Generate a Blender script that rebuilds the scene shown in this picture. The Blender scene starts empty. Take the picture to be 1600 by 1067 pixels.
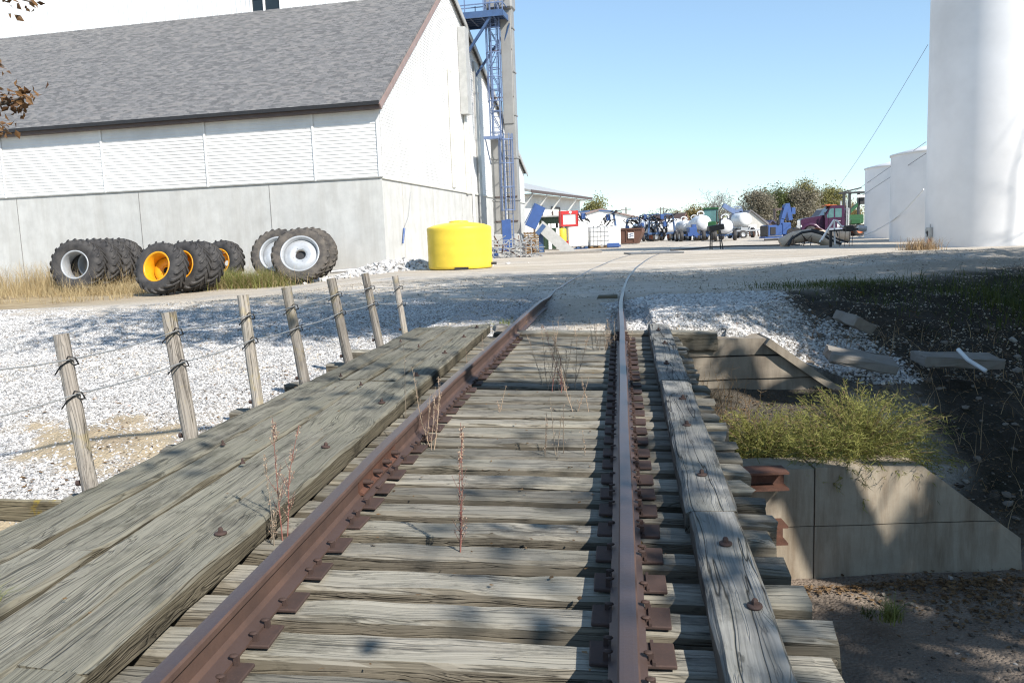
import bpy, bmesh, math, random
import numpy as np
from mathutils import Vector, Matrix, Euler
random.seed(7); RNG = np.random.default_rng(11)
SC = bpy.context.scene; COL = SC.collection
rad = math.radians

# ------------------------------------------------------------------ camera
F_PX, CX, CY = 1280.0, 800.0, 533.5
PITCH, ROLL = rad(7.1), rad(2.15)
_r0 = Vector((1, 0, 0)); _u0 = Vector((0, math.sin(PITCH), math.cos(PITCH))); _fw = Vector((0, math.cos(PITCH), -math.sin(PITCH)))
_R = math.cos(ROLL) * _r0 - math.sin(ROLL) * _u0
_U = math.cos(ROLL) * _u0 + math.sin(ROLL) * _r0
EYE = Vector((0, 0, 1.7))
def ray(x, y): return (x - CX) * _R - (y - CY) * _U + F_PX * _fw
def at(x, y, Y):                 # world point seen at photo pixel x, y at distance Y along the track
    d = ray(x, y); return EYE + d * (Y / d.y)
cam = bpy.data.cameras.new('camera'); camo = bpy.data.objects.new('camera', cam); COL.objects.link(camo)
camo.matrix_world = Matrix(((_R.x, _U.x, -_fw.x, 0), (_R.y, _U.y, -_fw.y, 0), (_R.z, _U.z, -_fw.z, EYE.z), (0, 0, 0, 1)))
cam.sensor_width = 36; cam.lens = 28.8; cam.clip_start = .02; cam.clip_end = 6000
cam.dof.use_dof = True; cam.dof.focus_distance = 7.0; cam.dof.aperture_fstop = 7.1
SC.camera = camo

# ------------------------------------------------------------------ object helpers
def link(o, parent=None):
    COL.objects.link(o)
    if parent is not None: o.parent = parent
    return o
def empty(name, loc=(0, 0, 0), rz=0.0, mat=None, parent=None):
    o = bpy.data.objects.new(name, None); link(o, parent); o.empty_display_size = .2
    if mat is not None: o.matrix_world = mat
    else:
        o.location = loc; o.rotation_euler = (0, 0, rz)
    return o
def tag(o, label=None, cat=None, group=None, kind=None):
    if label: o['label'] = label
    if cat: o['category'] = cat
    if group: o['group'] = group
    if kind: o['kind'] = kind
    return o
def copy_tree(o, parent=None):
    c = o.copy(); link(c, parent)
    for ch in list(o.children): copy_tree(ch, c)
    return c
def rot_to(z):                   # rotation whose local z looks along the vector
    return Vector(z).to_track_quat('Z', 'Y').to_matrix()

class MB:
    def __init__(s): s.v = []; s.f = []; s.n = 0; s.smooth = []
    def add(s, vs, fs, smooth=False):
        o = s.n; s.v.extend([tuple(p) for p in vs]); s.n += len(vs)
        for f in fs: s.f.append(tuple(i + o for i in f)); s.smooth.append(smooth)
        return s
    def box(s, c, d, rot=None, tx=1.0, ty=1.0):
        x, y, z = d[0] / 2, d[1] / 2, d[2] / 2
        vs = [(-x, -y, -z), (x, -y, -z), (x, y, -z), (-x, y, -z), (-x * tx, -y * ty, z), (x * tx, -y * ty, z), (x * tx, y * ty, z), (-x * tx, y * ty, z)]
        c = Vector(c)
        if rot is not None:
            if not isinstance(rot, Matrix): rot = Euler(rot).to_matrix()
            vs = [c + rot @ Vector(p) for p in vs]
        else: vs = [c + Vector(p) for p in vs]
        return s.add(vs, [(3, 2, 1, 0), (4, 5, 6, 7), (0, 1, 5, 4), (1, 2, 6, 5), (2, 3, 7, 6), (3, 0, 4, 7)])
    def bbox(s, c, d, b=.01, rot=None):       # box with chamfered edges
        x, y, z = d[0] / 2, d[1] / 2, d[2] / 2; b = min(b, x * .8, y * .8, z * .8)
        bm = bmesh.new(); bmesh.ops.create_cube(bm, size=1)
        for w in bm.verts: w.co = (w.co.x * 2 * x, w.co.y * 2 * y, w.co.z * 2 * z)
        bmesh.ops.bevel(bm, geom=bm.edges[:], offset=b, segments=1, affect='EDGES')
        M = (rot if isinstance(rot, Matrix) else Euler(rot).to_matrix()) if rot is not None else Matrix.Identity(3)
        bm.verts.ensure_lookup_table()
        s.add([Vector(c) + M @ w.co for w in bm.verts], [[w.index for w in f.verts] for f in bm.faces]); bm.free(); return s
    def bar(s, a, b, w, h=None, up=(0, 0, 1)):
        a, b = Vector(a), Vector(b); h = h or w; d = b - a; L = d.length; d.normalize()
        up = Vector(up)
        if abs(d.dot(up)) > .98: up = Vector((1, 0, 0))
        x = d.cross(up).normalized(); z = x.cross(d)
        return s.box((a + b) / 2, (w, L, h), Matrix((x, d, z)).transposed())
    def tube(s, pts, r, n=8, cap=True, smooth=True):
        pts = [Vector(p) for p in pts]; m = len(pts); rs = r if hasattr(r, '__len__') else [r] * m
        vs = []; prev = None
        for i, p in enumerate(pts):
            t = (pts[min(i + 1, m - 1)] - pts[max(i - 1, 0)])
            t = t.normalized() if t.length > 1e-9 else Vector((0, 0, 1))
            if prev is None:
                x = t.orthogonal().normalized()
            else:
                x = prev - t * prev.dot(t)
                x = x.normalized() if x.length > 1e-6 else t.orthogonal().normalized()
            prev = x; y = t.cross(x)
            for k in range(n):
                a = 2 * math.pi * k / n; vs.append(p + (x * math.cos(a) + y * math.sin(a)) * rs[i])
        fs = [(i * n + k, i * n + (k + 1) % n, (i + 1) * n + (k + 1) % n, (i + 1) * n + k) for i in range(m - 1) for k in range(n)]
        s.add(vs, fs, smooth)
        if cap: s.add(vs[:n], [tuple(range(n))[::-1]]); s.add(vs[-n:], [tuple(range(n))])
        return s
    def lathe(s, prof, n=32, M=None, smooth=True, a0=0, a1=2 * math.pi):
        full = abs(a1 - a0 - 2 * math.pi) < 1e-6; k = n if full else n + 1
        vs = []
        for r, z in prof:
            for i in range(k):
                a = a0 + (a1 - a0) * i / n; p = Vector((r * math.cos(a), r * math.sin(a), z)); vs.append(M @ p if M else p)
        fs = []
        for j in range(len(prof) - 1):
            for i in range(n):
                i2 = (i + 1) % k
                fs.append((j * k + i, j * k + i2, (j + 1) * k + i2, (j + 1) * k + i))
        return s.add(vs, fs, smooth)
    def cyl(s, a, b, r, n=16, r2=None):
        a, b = Vector(a), Vector(b); M = Matrix.Translation(a) @ rot_to(b - a).to_4x4(); L = (b - a).length
        r2 = r if r2 is None else r2
        s.lathe([(r, 0), (r2, L)], n, M)
        s.lathe([(0.0001, 0), (r, 0)], n, M, False); s.lathe([(r2, L), (0.0001, L)], n, M, False); return s
    def poly(s, pts, d):                       # outline swept by the vector d
        n = len(pts); d = Vector(d); a = [Vector(p) for p in pts]; b = [p + d for p in a]
        return s.add(a + b, [tuple(range(n))[::-1], tuple(range(n, 2 * n))] + [(i, (i + 1) % n, n + (i + 1) % n, n + i) for i in range(n)])
    def build(s, name, mat, parent=None, loc=None, rot=None):
        me = bpy.data.meshes.new(name); me.from_pydata(s.v, [], s.f)
        me.polygons.foreach_set('use_smooth', s.smooth); me.materials.append(mat); me.update()
        bm = bmesh.new(); bm.from_mesh(me); bmesh.ops.recalc_face_normals(bm, faces=bm.faces[:]); bm.to_mesh(me); bm.free()
        o = link(bpy.data.objects.new(name, me), parent)
        if loc is not None: o.location = loc
        if rot is not None: o.rotation_euler = rot
        return o
def np_mesh(name, V, Fc, mat, parent=None, smooth=False, attrs=None):     # large meshes straight from arrays
    me = bpy.data.meshes.new(name); V = np.asarray(V, np.float32); Fc = np.asarray(Fc, np.int32)
    k = Fc.shape[1]; me.vertices.add(len(V)); me.vertices.foreach_set('co', V.ravel())
    me.loops.add(Fc.size); me.loops.foreach_set('vertex_index', Fc.ravel()); me.polygons.add(len(Fc))
    me.polygons.foreach_set('loop_start', np.arange(0, Fc.size, k, dtype=np.int32))
    me.polygons.foreach_set('use_smooth', np.full(len(Fc), smooth)); me.update(calc_edges=True)
    for an, A in (attrs or {}).items():
        at_ = me.attributes.new(an, 'FLOAT_COLOR', 'POINT'); at_.data.foreach_set('color', np.asarray(A, np.float32).ravel())
    me.materials.append(mat); me.validate()
    return link(bpy.data.objects.new(name, me), parent)

# smooth value noise on arrays
def vnoise(x, y, seed=0):
    x = np.asarray(x, float); y = np.asarray(y, float)
    xi = np.floor(x).astype(np.int64); yi = np.floor(y).astype(np.int64); fx = x - xi; fy = y - yi
    fx = fx * fx * (3 - 2 * fx); fy = fy * fy * (3 - 2 * fy)
    def h(a, b):
        n = (a * 374761393 + b * 668265263 + seed * 1442695041) & 0xffffffff
        n = ((n ^ (n >> 13)) * 1274126177) & 0xffffffff
        return ((n ^ (n >> 16)) & 0xffff) / 65535.0
    return (h(xi, yi) * (1 - fx) + h(xi + 1, yi) * fx) * (1 - fy) + (h(xi, yi + 1) * (1 - fx) + h(xi + 1, yi + 1) * fx) * fy
def fbm(x, y, o=4, seed=0): return sum((vnoise(x * 2 ** i, y * 2 ** i, seed + i) - .5) * .5 ** i for i in range(o))
def sstep(a, b, x):
    t = np.clip((np.asarray(x, float) - a) / (b - a), 0, 1); return t * t * (3 - 2 * t)

# ------------------------------------------------------------------ materials
class NT:
    def __init__(s, name):
        s.m = bpy.data.materials.new(name); s.m.use_nodes = True; s.t = s.m.node_tree; s.t.nodes.clear()
        s.out = s.n('ShaderNodeOutputMaterial'); s.p = s.n('ShaderNodeBsdfPrincipled'); s.l(s.p.outputs[0], s.out.inputs[0])
    def n(s, t, **k):
        x = s.t.nodes.new(t)
        for a, b in k.items(): setattr(x, a, b)
        return x
    def l(s, a, b): s.t.links.new(a, b)
    def set(s, sock, val):
        if hasattr(val, 'is_output'): s.l(val, sock)
        else: sock.default_value = val
    def coord(s, kind='Object', scale=(1, 1, 1), rnd=True, rot=(0, 0, 0)):
        c = s.n('ShaderNodeTexCoord'); m = s.n('ShaderNodeMapping'); m.inputs['Scale'].default_value = scale; m.inputs['Rotation'].default_value = rot
        s.l(c.outputs[kind], m.inputs[0])
        if rnd:
            i = s.n('ShaderNodeObjectInfo'); v = s.n('ShaderNodeVectorMath', operation='SCALE'); cc = s.n('ShaderNodeCombineXYZ')
            for k, q in enumerate((37.0, 91.0, 53.0)):
                mm = s.n('ShaderNodeMath', operation='MULTIPLY'); mm.inputs[1].default_value = q; s.l(i.outputs['Random'], mm.inputs[0]); s.l(mm.outputs[0], cc.inputs[k])
            s.l(cc.outputs[0], m.inputs['Location'])
        return m.outputs[0]
    def world(s, scale=1.0):
        g = s.n('ShaderNodeNewGeometry'); m = s.n('ShaderNodeVectorMath', operation='SCALE'); m.inputs['Scale'].default_value = scale
        s.l(g.outputs['Position'], m.inputs[0]); return m.outputs[0]
    def noise(s, vec, scale=5, detail=4, rough=.55, dist=0.0):
        n = s.n('ShaderNodeTexNoise'); n.inputs['Scale'].default_value = scale; n.inputs['Detail'].default_value = detail
        n.inputs['Roughness'].default_value = rough; n.inputs['Distortion'].default_value = dist; s.l(vec, n.inputs['Vector']); return n.outputs['Fac']
    def vor(s, vec, scale=10, feature='F1', out='Distance', rnd=1.0):
        n = s.n('ShaderNodeTexVoronoi', feature=feature); n.inputs['Scale'].default_value = scale; n.inputs['Randomness'].default_value = rnd; s.l(vec, n.inputs['Vector']); return n.outputs[out]
    def ramp(s, fac, stops, interp='LINEAR'):
        r = s.n('ShaderNodeValToRGB'); r.color_ramp.interpolation = interp; e = r.color_ramp.elements
        while len(e) < len(stops): e.new(.5)
        for q, (p, c) in zip(e, stops): q.position = p; q.color = (c, c, c, 1) if not hasattr(c, '__len__') else (*c, 1)
        s.l(fac, r.inputs[0]); return r.outputs[0]
    def mix(s, fac, a, b, mode='MIX'):
        n = s.n('ShaderNodeMix', data_type='RGBA', blend_type=mode); s.set(n.inputs[0], fac)
        for i, q in ((6, a), (7, b)): s.set(n.inputs[i], q if hasattr(q, 'is_output') else (*q, 1))
        return n.outputs[2]
    def math(s, op, a, b=0.0, clamp=False):
        n = s.n('ShaderNodeMath', operation=op, use_clamp=clamp); s.set(n.inputs[0], a); s.set(n.inputs[1], b); return n.outputs[0]
    def bump(s, h, strength=.3, dist=.02, normal=None):
        n = s.n('ShaderNodeBump'); n.inputs['Strength'].default_value = strength; n.inputs['Distance'].default_value = dist; s.l(h, n.inputs['Height'])
        if normal is not None: s.l(normal, n.inputs['Normal'])
        s.l(n.outputs[0], s.p.inputs['Normal']); return n.outputs[0]
    def fin(s, color, rough=.6, metal=0.0, spec=None):
        s.set(s.p.inputs['Base Color'], color if hasattr(color, 'is_output') else (*color, 1)); s.set(s.p.inputs['Roughness'], rough); s.set(s.p.inputs['Metallic'], metal)
        if spec is not None: s.p.inputs['Specular IOR Level'].default_value = spec
        return s.m

def paint(name, c, rough=.5, metal=0.0, wear=.25, scale=3.0, dirt=(.16, .13, .10), bump=.05):
    """painted or plain surface with blotches, grime and slight unevenness"""
    t = NT(name); v = t.coord()
    a = t.noise(v, scale, 6, .6); b = t.noise(v, scale * 9, 4, .6)
    c2 = tuple(q * .78 for q in c)
    col = t.mix(t.ramp(a, [(.35, 0), (.7, 1)]), c, c2)
    col = t.mix(t.math('MULTIPLY', t.ramp(b, [(.52, 0), (.75, 1)]), wear), col, dirt)
    t.bump(b, bump, .01)
    return t.fin(col, t.ramp(a, [(.3, rough * .85), (.7, min(1, rough * 1.15))]), metal)

def wood(name, light, mid, dark, grain=1.0, crack=.5, lichen=0.0, side=.62, stain=.6):
    """weathered timber, grain along local x; faces the weather has not bleached are browner"""
    t = NT(name)
    base = t.coord(scale=(1, 1, 1))
    w0 = t.coord(scale=(.8, 4, 4)); warp = t.n('ShaderNodeTexNoise'); warp.inputs['Scale'].default_value = 1.6; warp.inputs['Detail'].default_value = 2; t.l(w0, warp.inputs['Vector'])
    kv = t.coord(scale=(.95, 3.6, 3.6)); kd = t.vor(kv, 1.0); near = t.ramp(kd, [(.0, 1), (.30, 0)])
    add = t.n('ShaderNodeVectorMath', operation='MULTIPLY_ADD'); t.l(warp.outputs['Color'], add.inputs[0]); add.inputs[1].default_value = (.0, .06, .06); t.l(base, add.inputs[2])
    add2 = t.n('ShaderNodeVectorMath', operation='MULTIPLY_ADD'); cmb = t.n('ShaderNodeCombineXYZ'); t.l(near, cmb.inputs[1]); t.l(near, cmb.inputs[2])
    t.l(cmb.outputs[0], add2.inputs[0]); add2.inputs[1].default_value = (0, .05, .05); t.l(add.outputs[0], add2.inputs[2])
    def st(sx, sy, scale=1, detail=4, rough=.55):
        m = t.n('ShaderNodeMapping'); m.inputs['Scale'].default_value = (sx, sy, sy); t.l(add2.outputs[0], m.inputs[0]); return t.noise(m.outputs[0], scale, detail, rough)
    fine = st(1.6, 150 * grain, 1, 3, .6); med = st(.55, 26 * grain, 1, 5, .6); big = st(.6, 4, 1, 4, .6)
    c1 = st(.32, 13 * grain, 1, 3, .55); c2 = st(.45, 34 * grain, 1, 3, .55)
    line = lambda n, w: t.ramp(t.math('ABSOLUTE', t.math('SUBTRACT', n, .5)), [(0, 1), (w, 0)])
    gate = t.ramp(st(.9, 3, 1.5, 4, .6), [(.42, 0), (.58, 1)])
    col = t.mix(t.ramp(med, [(.34, 0), (.62, 1)]), tuple(.45 * p + .55 * q for p, q in zip(dark, light)), light)
    col = t.mix(t.ramp(big, [(.38, 1), (.62, 0)]), col, mid)
    col = t.mix(t.math('MULTIPLY', t.ramp(fine, [(.34, 1), (.55, 0)]), .38), col, dark)
    col = t.mix(t.math('MULTIPLY', line(c2, .022), t.math('MULTIPLY', gate, .55)), col, tuple(q * .5 for q in dark))
    col = t.mix(t.math('MULTIPLY', line(c1, .012), crack * 1.3), col, tuple(q * .25 for q in dark))
    ring = t.math('SINE', t.math('MULTIPLY', kd, 95.0)); kmask = t.ramp(kd, [(.02, 1), (.12, 0)])
    kcol = t.mix(t.ramp(ring, [(.2, 0), (.8, 1)]), tuple(q * .7 for q in dark), tuple(min(1, q * 1.05) for q in light))
    col = t.mix(t.math('MULTIPLY', kmask, .6), col, kcol)
    spots = t.noise(t.coord(scale=(3.5, 13, 13)), 1.0, 5, .65); col = t.mix(t.math('MULTIPLY', t.ramp(spots, [(.62, 0), (.69, 1)]), .7), col, tuple(q * .35 for q in dark))
    blot = t.noise(t.coord(scale=(1.1, 2.6, 2.6)), 1.8, 7, .72); col = t.mix(t.math('MULTIPLY', t.ramp(blot, [(.52, 0), (.64, 1)]), stain), col, tuple(q * .55 for q in dark))
    grn = t.noise(t.coord(), 1.4, 5, .65); col = t.mix(t.math('MULTIPLY', t.ramp(grn, [(.45, 0), (.7, 1)]), .2), col, (.20, .20, .13))
    if lichen:
        li = t.noise(t.coord(), 6, 6, .7); col = t.mix(t.math('MULTIPLY', t.ramp(li, [(.55, 0), (.62, 1)]), lichen), col, (.46, .34, .05))
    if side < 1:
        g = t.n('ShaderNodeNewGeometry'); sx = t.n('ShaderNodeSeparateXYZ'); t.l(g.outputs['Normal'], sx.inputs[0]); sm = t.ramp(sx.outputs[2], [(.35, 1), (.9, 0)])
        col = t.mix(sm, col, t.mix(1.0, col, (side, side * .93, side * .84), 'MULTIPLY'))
    i = t.n('ShaderNodeObjectInfo'); hs = t.n('ShaderNodeHueSaturation'); t.l(col, hs.inputs['Color'])
    mr = t.n('ShaderNodeMapRange'); t.l(i.outputs['Random'], mr.inputs[0]); mr.inputs[3].default_value = .66; mr.inputs[4].default_value = 1.2; t.l(mr.outputs[0], hs.inputs['Value'])
    h = t.math('ADD', t.math('MULTIPLY', fine, .35), t.math('ADD', t.math('MULTIPLY', med, .5), t.math('ADD', t.math('MULTIPLY', line(c1, .02), -1.0), t.math('MULTIPLY', line(c2, .03), -.5))))
    t.bump(h, .8, .007)
    return t.fin(hs.outputs[0], .88, 0, .2)

def rusty(name, c1=(.16, .062, .036), c2=(.075, .034, .025), c3=(.26, .12, .06), rough=.75, scale=5.0):
    t = NT(name); v = t.coord(); a = t.noise(v, scale, 8, .65); b = t.noise(v, scale * 12, 5, .7)
    col = t.mix(t.ramp(a, [(.35, 0), (.65, 1)]), c1, c2)
    col = t.mix(t.math('MULTIPLY', t.ramp(b, [(.55, 0), (.72, 1)]), .5), col, c3)
    t.bump(b, .25, .004); return t.fin(col, rough, .25)

def concrete(name, c, stain, stain_amt=.5, scale=.6, lines=None, pit=.3):
    t = NT(name); v = t.coord(rnd=False); vs = t.coord(scale=(1.6, 1.6, .22), rnd=False)
    a = t.noise(v, scale * 3, 8, .62); st = t.noise(vs, scale * 2.2, 8, .72); f = t.noise(v, scale * 60, 4, .6)
    col = t.mix(t.ramp(a, [(.3, 0), (.7, 1)]), c, tuple(q * .8 for q in c))
    col = t.mix(t.math('MULTIPLY', t.ramp(st, [(.45, 0), (.72, 1)]), stain_amt), col, stain)
    col = t.mix(t.math('MULTIPLY', t.ramp(f, [(.55, 0), (.7, 1)]), .15), col, tuple(q * .5 for q in c))
    pits = t.ramp(t.vor(v, scale * 22), [(.0, 0), (.09, 1)])
    col = t.mix(t.math('MULTIPLY', t.math('SUBTRACT', 1.0, pits), pit), col, tuple(q * .35 for q in c))
    h = t.math('ADD', t.math('MULTIPLY', a, .6), t.math('MULTIPLY', pits, .5))
    t.bump(h, .4, .02); return t.fin(col, .9, 0, .3)

def leafmat(name, c1, c2, c3=None, rough=.6, trans=.25):
    t = NT(name); g = t.n('ShaderNodeNewGeometry'); r = g.outputs['Random Per Island']
    stops = [(0, c1), (1, c2)] if c3 is None else [(0, c1), (.55, c2), (1, c3)]
    col = t.ramp(r, stops); t.fin(col, rough, 0, .3)
    tr = t.n('ShaderNodeBsdfTranslucent'); t.l(col, tr.inputs[0]); mx = t.n('ShaderNodeMixShader'); mx.inputs[0].default_value = trans
    t.l(t.p.outputs[0], mx.inputs[1]); t.l(tr.outputs[0], mx.inputs[2]); t.l(mx.outputs[0], t.out.inputs[0]); return t.m

M = {}
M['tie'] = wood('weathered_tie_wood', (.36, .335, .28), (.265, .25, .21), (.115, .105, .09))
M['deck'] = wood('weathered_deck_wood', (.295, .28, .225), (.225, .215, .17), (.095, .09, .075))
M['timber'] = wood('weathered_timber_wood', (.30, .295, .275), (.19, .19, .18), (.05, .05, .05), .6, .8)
M['post'] = wood('post_wood', (.46, .42, .37), (.36, .325, .285), (.17, .145, .125), .9, .7, .2, 1.0, .3)
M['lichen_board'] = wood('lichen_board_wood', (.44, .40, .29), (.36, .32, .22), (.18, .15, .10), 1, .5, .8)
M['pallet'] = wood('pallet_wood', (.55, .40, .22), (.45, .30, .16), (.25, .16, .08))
M['rust'] = rusty('brown_rust', (.11, .055, .038), (.06, .035, .028), (.19, .10, .06))
M['rustplate'] = rusty('plate_rust', (.085, .052, .043), (.058, .039, .034), (.13, .075, .052), .8, 8)
M['rustbright'] = rusty('bright_rust', (.15, .068, .045), (.075, .038, .028), (.24, .13, .075))
M['railhead'] = rusty('worn_rail_head', (.10, .065, .06), (.065, .055, .065), (.15, .085, .06), .38, 4)
M['steel'] = paint('galvanised_steel', (.45, .46, .47), .45, .6, .2)
M['cable'] = paint('wire_cable', (.42, .43, .43), .5, .5, .3, 20)
M['white'] = paint('white_paint', (.85, .85, .83), .5, 0, .06, 2)
M['sidingwhite'] = paint('white_siding', (.82, .815, .79), .5, 0, .03, .6)
M['downspout'] = paint('cream_downspout', (.70, .69, .62), .5, 0, .1, 2)
M['brown'] = paint('brown_trim', (.10, .07, .062), .5, 0, .1)
M['rake'] = paint('tan_trim', (.30, .215, .19), .5, 0, .1)
M['blue'] = paint('blue_paint', (.055, .11, .235), .45, 0, .2)
M['ladderblue'] = paint('ladder_blue_paint', (.15, .21, .36), .45, .1, .25)
M['brightblue'] = paint('bright_blue_paint', (.045, .10, .28), .4, 0, .15)
M['yellow'] = paint('yellow_plastic', (.86, .62, .055), .42, 0, .14, 1.0, (.55, .40, .10), bump=.03)
M['rimyellow'] = paint('yellow_rim_paint', (.80, .36, .012), .4, 0, .12)
M['rimgrey'] = paint('silver_rim_paint', (.46, .48, .50), .4, .2, .2)
M['lightgrey'] = paint('light_grey_paint', (.50, .50, .48), .55, .2, .2)
M['legmetal'] = paint('leg_casing_metal', (.33, .325, .31), .5, .2, .15, .8)
M['black'] = paint('black_paint', (.02, .02, .022), .5, 0, .3)
M['glass'] = paint('dark_glass', (.02, .03, .035), .12, 0, .05)
M['cabglass'] = paint('cab_glass', (.10, .20, .20), .12, 0, .05)
M['red'] = paint('red_paint', (.55, .03, .03), .5, 0, .15)
M['green'] = paint('green_paint', (.035, .075, .045), .5, 0, .15)
M['tractorgreen'] = paint('tractor_green', (.02, .09, .03), .4, 0, .15)
M['purple'] = paint('purple_paint', (.060, .020, .052), .3, 0, .06)
M['chrome'] = paint('chrome', (.7, .7, .7), .2, .9, .1)
M['dumpster'] = paint('rust_brown_steel', (.15, .075, .052), .7, .1, .35)
M['poly'] = paint('white_poly', (.80, .80, .78), .4, 0, .05)
M['tankwhite'] = paint('tank_white', (.78, .79, .80), .4, 0, .05)
M['orange'] = paint('orange_paint', (.50, .12, .03), .6, 0, .3)
M['tan_pipe'] = paint('tan_pipe', (.62, .50, .38), .7, 0, .3)
M['greywall'] = paint('shed_wall', (.52, .50, .46), .6, 0, .15)
M['shedroof'] = paint('shed_roof', (.16, .15, .155), .6, 0, .15)
M['navyroof'] = paint('navy_roof', (.05, .05, .11), .6, 0, .15)
M['barnroof'] = paint('barn_roof', (.22, .13, .10), .6, 0, .15)
M['bark'] = paint('bark', (.11, .085, .065), .9, 0, .5, 6, (.04, .035, .03), .4)
M['greybark'] = paint('grey_bark', (.20, .175, .155), .9, 0, .4, 6, (.08, .07, .06), .4)
M['concrete'] = concrete('pale_wall_concrete', (.60, .60, .575), (.40, .385, .35), .6, .5, pit=.08)
M['oldconcrete'] = concrete('old_stained_concrete', (.33, .285, .225), (.12, .095, .07), .75, 1.2, pit=.4)
M['lowconcrete'] = concrete('tan_stained_concrete', (.40, .345, .265), (.17, .12, .075), .85, 1.3, pit=.6)
M['slab'] = concrete('broken_slab_concrete', (.26, .24, .215), (.2, .18, .15), .5, 2, pit=.4)
M['siloconcrete'] = paint('white_silo_render', (.88, .875, .87), .75, 0, .05, .22, (.62, .60, .57), .06)
# rubber
t = NT('tyre_rubber'); v = t.coord(); a = t.noise(v, 3, 6, .65); b = t.noise(v, 40, 4, .6)
col = t.mix(t.ramp(a, [(.35, 0), (.7, 1)]), (.032, .031, .032), (.085, .08, .076)); t.bump(b, .2, .004); M['rubber'] = t.fin(col, .75, 0, .3)
t = NT('muddy_tyre_rubber'); v = t.coord(); a = t.noise(v, 3, 6, .65); b = t.noise(v, 30, 4, .6)
col = t.mix(t.ramp(a, [(.35, 0), (.65, 1)]), (.05, .048, .047), (.135, .118, .10)); t.bump(b, .2, .004); M['muddyrubber'] = t.fin(col, .85, 0, .2)
# shingles: courses of tabs in mixed greys
t = NT('grey_shingles'); v = t.coord(rnd=False)
br = t.n('ShaderNodeTexBrick'); br.inputs['Scale'].default_value = 1; br.inputs['Brick Width'].default_value = .28; br.inputs['Row Height'].default_value = .13; br.inputs['Mortar Size'].default_value = .006
br.inputs['Color1'].default_value = (.11, .11, .112, 1); br.inputs['Color2'].default_value = (.20, .196, .194, 1); br.inputs['Mortar'].default_value = (.05, .05, .05, 1); br.offset = .37; t.l(v, br.inputs['Vector'])
m2 = t.n('ShaderNodeMapping'); m2.inputs['Scale'].default_value = (3.6, 7.7, 1); t.l(v, m2.inputs[0]); wn = t.vor(m2.outputs[0], 1, out='Color')
sep = t.n('ShaderNodeSeparateColor'); t.l(wn, sep.inputs[0])
col = t.mix(t.ramp(sep.outputs[0], [(.7, 0), (.75, .5)], 'CONSTANT'), br.outputs[0], (.235, .222, .21)); col = t.mix(t.ramp(sep.outputs[1], [(.8, 0), (.85, .5)], 'CONSTANT'), col, (.155, .155, .155))
t.bump(br.outputs['Fac'], .4, .01); M['shingles'] = t.fin(col, .9, 0, .2)
# ------------------------------------------------------------------ bridge frame: x across the track, y along it, z up, rail tops at z = 0
TW = Vector((0.99078058, -0.1337061, -0.02182942)); RW = Vector((0.1342332, 0.99063973, 0.02478661)); NW = Vector((0.01831097, -0.02748832, 0.9994544))
BO = Vector((-0.74065676, 0.13569877, 0.28763))
BM = Matrix(((TW.x, RW.x, NW.x, BO.x), (TW.y, RW.y, NW.y, BO.y), (TW.z, RW.z, NW.z, BO.z), (0, 0, 0, 1)))
def B(v, u, w): return BO + TW * v + RW * u + NW * w
CAMU = 0.0

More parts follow.
